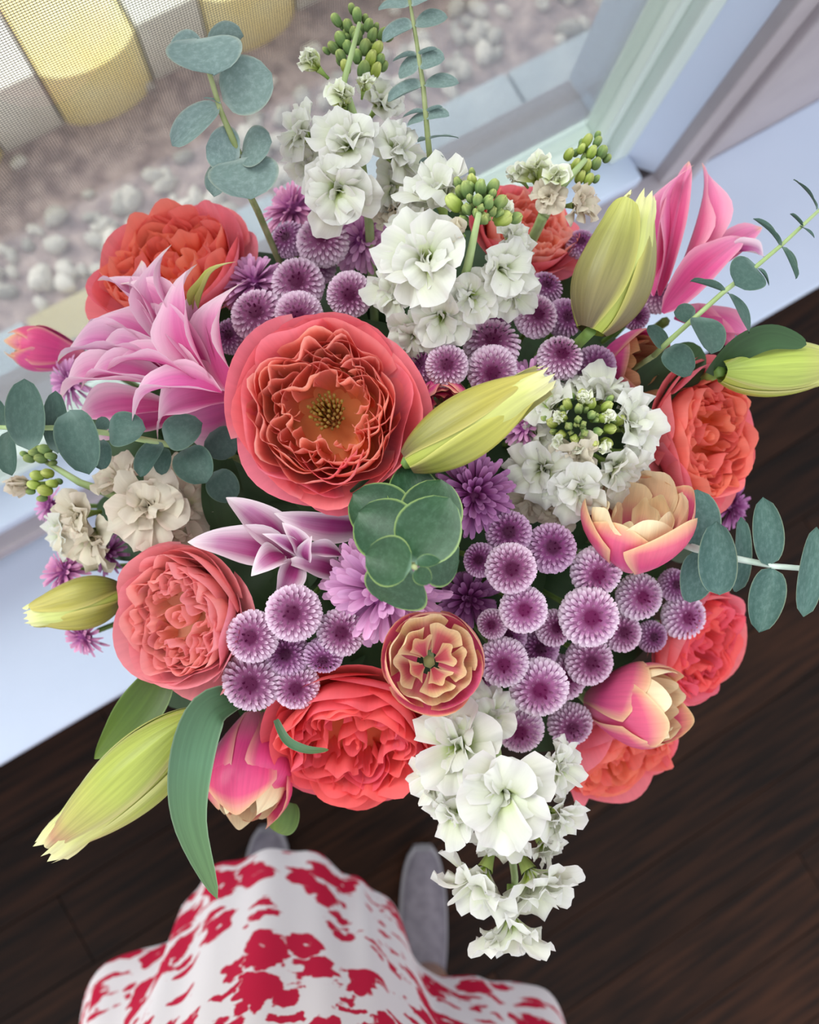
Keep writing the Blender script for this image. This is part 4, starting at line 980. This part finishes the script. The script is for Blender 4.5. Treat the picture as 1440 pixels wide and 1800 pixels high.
pom('pinkish spider mum at the left of the tall white stock', 503, 352, 64, .015, 'pom_p', (-.45, .45, .75), 110)
pom('lilac spider mum between the tall stock and the cream-white stock', 640, 418, 64, .012, 'pom', (.2, -.2, .9), 110)
pom('violet spider mum above the white stock with lime buds', 928, 668, 56, .012, 'pom', (-.2, .3, .9), 90)
pom('lilac spider mum left of the white stock with lime buds', 918, 752, 46, .02, 'pom', (-.4, -.1, .85), 70)
pom('lilac spider mum over the ledge, above the short yellow lily bud', 98, 1002, 54, .0, 'pom_p', (-.6, .2, .7), 90)
pom('small lilac spider mum below the short yellow lily bud', 138, 1128, 44, .0, 'pom_p', (-.4, -.5, .7), 80)
pom('lilac spider mum between the small pink tulip and the big lily', 108, 672, 50, .015, 'pom', (-.6, -.1, .75), 80)
pom('blurred lilac spider mum below the facing-right rose', 1300, 888, 44, .03, 'pom_d', (.6, .0, .6), 70, True)
pom('lilac spider mum poking out left of the cream stock', 76, 888, 36, .03, 'pom', (-.6, .0, .7), 60, True)
pom('dark purple spider mum deep between eucalyptus tip and cream-hearted tulip', 828, 1052, 56, .035, 'pom_d', (.1, .1, 1), 90, True)
pom('lilac spider mum behind the cream stock and peachy rose', 178, 972, 40, .03, 'pom_d', (-.4, .1, .8), 60, True)

# ------------------------------------------------------------------ eucalyptus
def euc_leaf_mesh(mt, seed, cup=.10, point=.0):
    r = random.Random(seed); a = r.random() * 6
    def fn(U, V):
        s = 2 * V - 1
        w = .5 * np.sqrt(np.clip(1 - s ** 2, 0, 1)) * (1 + .16 * (0.2 - V)) 
        if point: w = .5 * np.sin(np.pi * np.clip(V, 0, 1) ** .92) ** .55 * (1 - .12 * V) * np.where(V > .999, 0, 1)
        z = cup * (U ** 2) * w * 2 * .5 + .06 * np.sin(np.pi * V + .2) * (1 if cup < .3 else .3) + .03 * np.sin(5 * V + a) * U
        return V + 0 * U, w * U, z
    return MB().grid(10, 12, fn).mesh('leaf', M[mt])
EL = {k: [euc_leaf_mesh(k, s, .12 + .12 * s, 1.0 if k == 'euc_g' else 0.0) for s in range(3)] for k in ('euc_g', 'euc_b', 'euc_d', 'euc_k')}
def sprig(label, path, leaves, mt, stem_mat='stem_euc', rad=.0016, to_bind=True):
    P = at(*path[0]); A = (at(*path[-1]) - P).normalized(); MW = frame(P, A); I = MW.inverted()
    t = thing('eucalyptus_sprig', label, 'eucalyptus', MW, 'eucalyptus sprigs')
    n_ = len(path)
    MB().tube([I @ at(*q) for q in path], [rad * (1.25 - .6 * k / (n_ - 1)) for k in range(n_)], 8).build('sprig_stem', M[stem_mat], t)
    for k, (bx, by, bd, tx, ty, td, w, nrm) in enumerate(leaves):
        B, Tp = at(bx, by, bd), at(tx, ty, td)
        link('leaf', EL[mt][k % 3], t, I @ frame_x(B, Tp, cdir(*nrm), px2m(w, (bd + td) / 2)))
    if to_bind: stem(t, MW, P, rad * 1.2, 'stem_euc')
    return t
# tip pointing at the camera, in the middle
D = .335
sprig('green eucalyptus tip pointing up at the camera in the middle', [(735, 960, D + 0.0725), (722, 985, D + 0.0435), (728, 996, D + 0.0072), (730, 998, D - .008)], [
    (700, 900, D + 0.0653, 615, 862, D + 0.0725, 100, (.1, .3, .95)),
    (735, 930, D + 0.0580, 716, 815, D + 0.0653, 100, (.1, .3, .95)),
    (715, 940, D + 0.0508, 620, 868, D + 0.0580, 118, (.1, .2, .95)),
    (745, 950, D + 0.0435, 775, 842, D + 0.0508, 118, (.0, .3, .95)),
    (735, 975, D + 0.0290, 808, 985, D + 0.0435, 108, (.0, .0, 1)),
    (722, 965, D + 0.0290, 630, 900, D + 0.0377, 124, (.1, .1, .98)),
    (722, 988, D + 0.0174, 790, 874, D + 0.0203, 126, (-.1, .2, .97)),
    (724, 998, D + 0.0145, 672, 1058, D + 0.0290, 128, (.1, -.1, .98)),
    (724, 998, D + 0.0058, 642, 975, D + 0.0087, 98, (.1, .1, .98)),
    (730, 992, D - .003, 775, 985, D - .002, 30, (.0, .7, .7)),
    (730, 1000, D - .004, 756, 1026, D - .004, 36, (.2, -.1, .9)),
], 'euc_g')
# upper left, in front of the screen
D = .410
sprig('blue-grey eucalyptus sprig standing in front of the insect screen', [(440, 345, D + .03), (425, 282, D + .012), (405, 235, D + .005), (388, 195, D), (370, 135, D - .004), (350, 75, D - .008)], [
    (362, 85, D, 300, 95, D + .01, 66, (.3, .6, -.5)), (362, 78, D, 428, 62, D + .01, 55, (.2, .8, -.4)),
    (346, 68, D - .010, 375, 132, D - .014, 142, (.15, .5, .85)),
    (392, 178, D, 478, 128, D - .004, 112, (.1, .1, .98)), (388, 185, D, 302, 256, D + .004, 52, (.6, .4, .6)),
    (422, 275, D + .008, 362, 258, D + .004, 92, (.1, .1, .98)), (424, 272, D + .01, 478, 250, D + .004, 100, (.2, .4, .85)),
    (420, 280, D + .006, 440, 350, D + .0, 130, (.1, .35, .9)), (410, 285, D + .01, 375, 345, D + .008, 64, (-.3, .2, .9)),
    (388, 182, D - .002, 358, 172, D - .002, 14, (.2, .6, .6)),
], 'euc_b')
# top centre
D = .425
lv = []
for (cx, cy, xl, yl, xr, yr, w, nrm) in ((722, 8, 665, 14, 770, -8, 40, (0, .5, .8)), (728, 45, 672, 72, 788, 30, 34, (.1, .4, .9)), (735, 98, 690, 108, 768, 86, 12, (0, .95, .25)), (738, 112, 700, 130, 782, 104, 44, (.0, .4, .9)),
                                     (744, 150, 682, 178, 808, 146, 30, (.1, .45, .85)), (749, 198, 708, 206, 778, 188, 10, (0, .95, .2)), (750, 206, 716, 218, 790, 204, 30, (0, .5, .8)), (754, 245, 735, 250, 806, 242, 12, (0, .9, .3)), (757, 280, 738, 288, 780, 276, 12, (0, .9, .3))):
    lv.append((cx, cy, D, xl, yl, D + .006, w * 1.35, nrm)); lv.append((cx, cy, D, xr, yr, D - .004, w * 1.35, nrm))
sprig('slender eucalyptus sprig with paired leaves at the top edge', [(760, 320, D + .02), (752, 240, D), (744, 150, D), (732, 70, D), (718, -12, D)], lv, 'euc_b', rad=.0014)
# upper right
D = .425
sprig('thin eucalyptus sprig crossing the white wall at the right', [(1150, 625, D + .02), (1180, 596, D), (1270, 515, D), (1330, 468, D), (1375, 430, D), (1445, 365, D)], [
    (1436, 368, D, 1396, 315, D, 15, (.7, .3, .5)), (1440, 365, D, 1462, 330, D, 14, (.4, .6, .6)),
    (1412, 400, D, 1389, 376, D, 13, (.6, .3, .6)), (1405, 398, D, 1432, 418, D - .005, 17, (.5, .6, .6)),
    (1372, 436, D, 1325, 384, D, 17, (.7, .3, .5)), (1374, 434, D, 1400, 490, D, 11, (.8, .2, .4)),
    (1330, 470, D, 1292, 500, D - .008, 76, (.2, .3, .9)), (1332, 472, D, 1352, 502, D, 14, (.6, .3, .6)),
    (1276, 515, D, 1214, 494, D, 15, (.2, .9, .4)), (1278, 515, D - .002, 1318, 585, D, 34, (.5, .3, .7)),
    (1228, 558, D - .002, 1250, 622, D - .010, 82, (.4, .2, .85)), (1222, 560, D + .005, 1185, 548, D + .005, 44, (.1, .3, .9)),
    (1168, 612, D + .01, 1140, 572, D + .01, 40, (.3, .2, .9)), (1168, 615, D + .01, 1215, 660, D + .008, 66, (.2, .2, .95)),
], 'euc_k', stem_mat='stem_pale', rad=.0013)
# right
D = .430
sprig('teal eucalyptus sprig with a pale stem reaching over the floor at right', [(1170, 945, D + .03), (1225, 965, D + .005), (1285, 980, D - .003), (1360, 995, D - .006), (1450, 1002, D - .008)], [
    (1225, 962, D + .008, 1225, 860, D + .015, 84, (.0, .1, .95)), (1225, 968, D + .01, 1215, 1060, D + .016, 70, (.1, .1, .95)),
    (1264, 1046, D - .006, 1260, 916, D - .010, 68, (-.35, .0, .9)),
    (1292, 1040, D + .008, 1304, 909, D + .008, 42, (.2, .1, .95)),
    (1352, 994, D - .006, 1342, 874, D - .012, 54, (-.25, .1, .95)), (1358, 998, D - .006, 1334, 1112, D - .012, 62, (-.35, .0, .9)),
    (1412, 1084, D - .014, 1436, 926, D - .014, 44, (-.3, .0, .9)),
    (1250, 970, D + .016, 1225, 1000, D + .02, 60, (.1, .1, .95)),
], 'euc_d', stem_mat='stem_white', rad=.0020)
# left
D = .430
sprig('eucalyptus sprig with broad leaves crossing the left edge', [(400, 800, D + .03), (290, 780, D + .006), (195, 762, D), (110, 752, D - .004), (20, 752, D - .004), (-30, 750, D - .004)], [
    (52, 792, D - .010, 42, 665, D - .012, 68, (.2, .1, .95)),
    (18, 756, D, 20, 836, D - .004, 46, (-.2, .0, .95)), (10, 752, D + .004, -10, 700, D + .004, 40, (-.2, .1, .95)),
    (102, 798, D + .002, 97, 686, D, 44, (.2, .1, .95)),
    (122, 722, D - .008, 156, 834, D - .014, 76, (.25, .1, .95)), (182, 772, D, 178, 826, D + .004, 34, (.3, .1, .9)), (184, 758, D, 178, 732, D, 26, (.2, .2, .9)),
    (192, 760, D - .004, 256, 755, D - .010, 68, (.0, .2, .95)),
    (285, 778, D + .004, 246, 838, D, 54, (-.4, .1, .9)), (288, 785, D + .008, 284, 835, D + .008, 34, (.1, .1, .95)),
    (290, 775, D + .002, 356, 744, D - .002, 66, (.1, .1, .95)), (322, 790, D + .008, 362, 850, D + .004, 72, (.2, .1, .95)),
    (370, 760, D + .02, 412, 800, D + .02, 66, (.0, .1, 1)), (375, 830, D + .025, 412, 880, D + .025, 60, (.0, .1, 1)),
], 'euc_k', stem_mat='stem_pale', rad=.0016)

# ------------------------------------------------------------------ long leaves
def strap(label, pts, wpx, mat, nrm, name='strap_leaf', group=None, fold=.25, taper=.55):
    P = [at(*q) for q in pts]; MW = frame(P[0], (P[-1] - P[0]).normalized()); I = MW.inverted()
    Q = np.array([tuple(I @ p) for p in P]); m = len(Q)
    N3 = np.array(I.to_3x3() @ cdir(*nrm))
    W = px2m(wpx, pts[len(pts) // 2][2]) / 2
    nv = 20; C = []
    for k in range(nv + 1):
        t = k / nv * (m - 1); i = min(int(t), m - 2); f = t - i
        a, b_, c, d_ = Q[max(i - 1, 0)], Q[i], Q[i + 1], Q[min(i + 2, m - 1)]
        C.append(.5 * (2 * b_ + (c - a) * f + (2 * a - 5 * b_ + 4 * c - d_) * f * f + (3 * b_ - a - 3 * c + d_) * f ** 3))
    C = np.array(C); Tn = np.gradient(C, axis=0); Tn /= np.linalg.norm(Tn, axis=1)[:, None]
    S = np.cross(N3, Tn); S /= np.linalg.norm(S, axis=1)[:, None]; UPv = np.cross(Tn, S)
    def fn(U, V):
        i = np.rint(V * nv).astype(int)
        w = W * np.sin(np.pi * np.clip(.12 + .88 * V, 0, 1)) ** taper; w = np.where(V >= 1, W * .02, w)
        X = C[i] + S[i] * (U * w)[..., None] + UPv[i] * (fold * W * (U ** 2) * np.sin(np.pi * V))[..., None]
        return X[..., 0], X[..., 1], X[..., 2]
    me = MB().grid(8, nv, fn).mesh(name, M[mat])
    o = link(name, me, None, MW); tag(o, label, 'leaf', group)
    return o
strap('short green lily leaf hanging under the peachy rose, over the ledge edge', [(290, 1170, .47), (262, 1225, .465), (215, 1285, .465), (166, 1334, .47)], 78, 'leaf', (.2, .3, .9), group='long lily leaves', taper=1.0)
strap('long curved strap leaf drooping between chartreuse bud and magenta tulip', [(420, 1225, .44), (365, 1250, .425), (335, 1340, .42), (335, 1450, .425), (382, 1580, .435)], 78, 'leaf_g', (.35, .1, .9), group='long lily leaves', taper=.75)
strap('dark lily leaf arching over the pale green bud at the right', [(1252, 660, .455), (1300, 612, .44), (1355, 592, .435), (1418, 606, .44)], 50, 'fill', (.1, -.3, .9), group='long lily leaves')
strap('small rounded leaf below the magenta tulip', [(505, 1410, .50), (498, 1440, .50), (488, 1464, .505)], 56, 'leaf', (.0, .1, 1), group='long lily leaves')
strap('thin curling leaf across the lower rose beside the magenta tulip', [(485, 1265, .425), (505, 1302, .42), (540, 1318, .42), (578, 1318, .425)], 16, 'leaf_g', (.1, .5, .8), group='long lily leaves')
strap('dull green leaf behind the thin eucalyptus at the right', [(1120, 700, .48), (1180, 660, .475), (1232, 610, .475)], 90, 'fill', (.1, .1, .95), group='long lily leaves')
strap('dark leaf behind the broad-leaved eucalyptus, left of the big rose', [(400, 930, .47), (392, 870, .465), (385, 790, .465)], 74, 'fill', (.1, .1, .95), group='long lily leaves')

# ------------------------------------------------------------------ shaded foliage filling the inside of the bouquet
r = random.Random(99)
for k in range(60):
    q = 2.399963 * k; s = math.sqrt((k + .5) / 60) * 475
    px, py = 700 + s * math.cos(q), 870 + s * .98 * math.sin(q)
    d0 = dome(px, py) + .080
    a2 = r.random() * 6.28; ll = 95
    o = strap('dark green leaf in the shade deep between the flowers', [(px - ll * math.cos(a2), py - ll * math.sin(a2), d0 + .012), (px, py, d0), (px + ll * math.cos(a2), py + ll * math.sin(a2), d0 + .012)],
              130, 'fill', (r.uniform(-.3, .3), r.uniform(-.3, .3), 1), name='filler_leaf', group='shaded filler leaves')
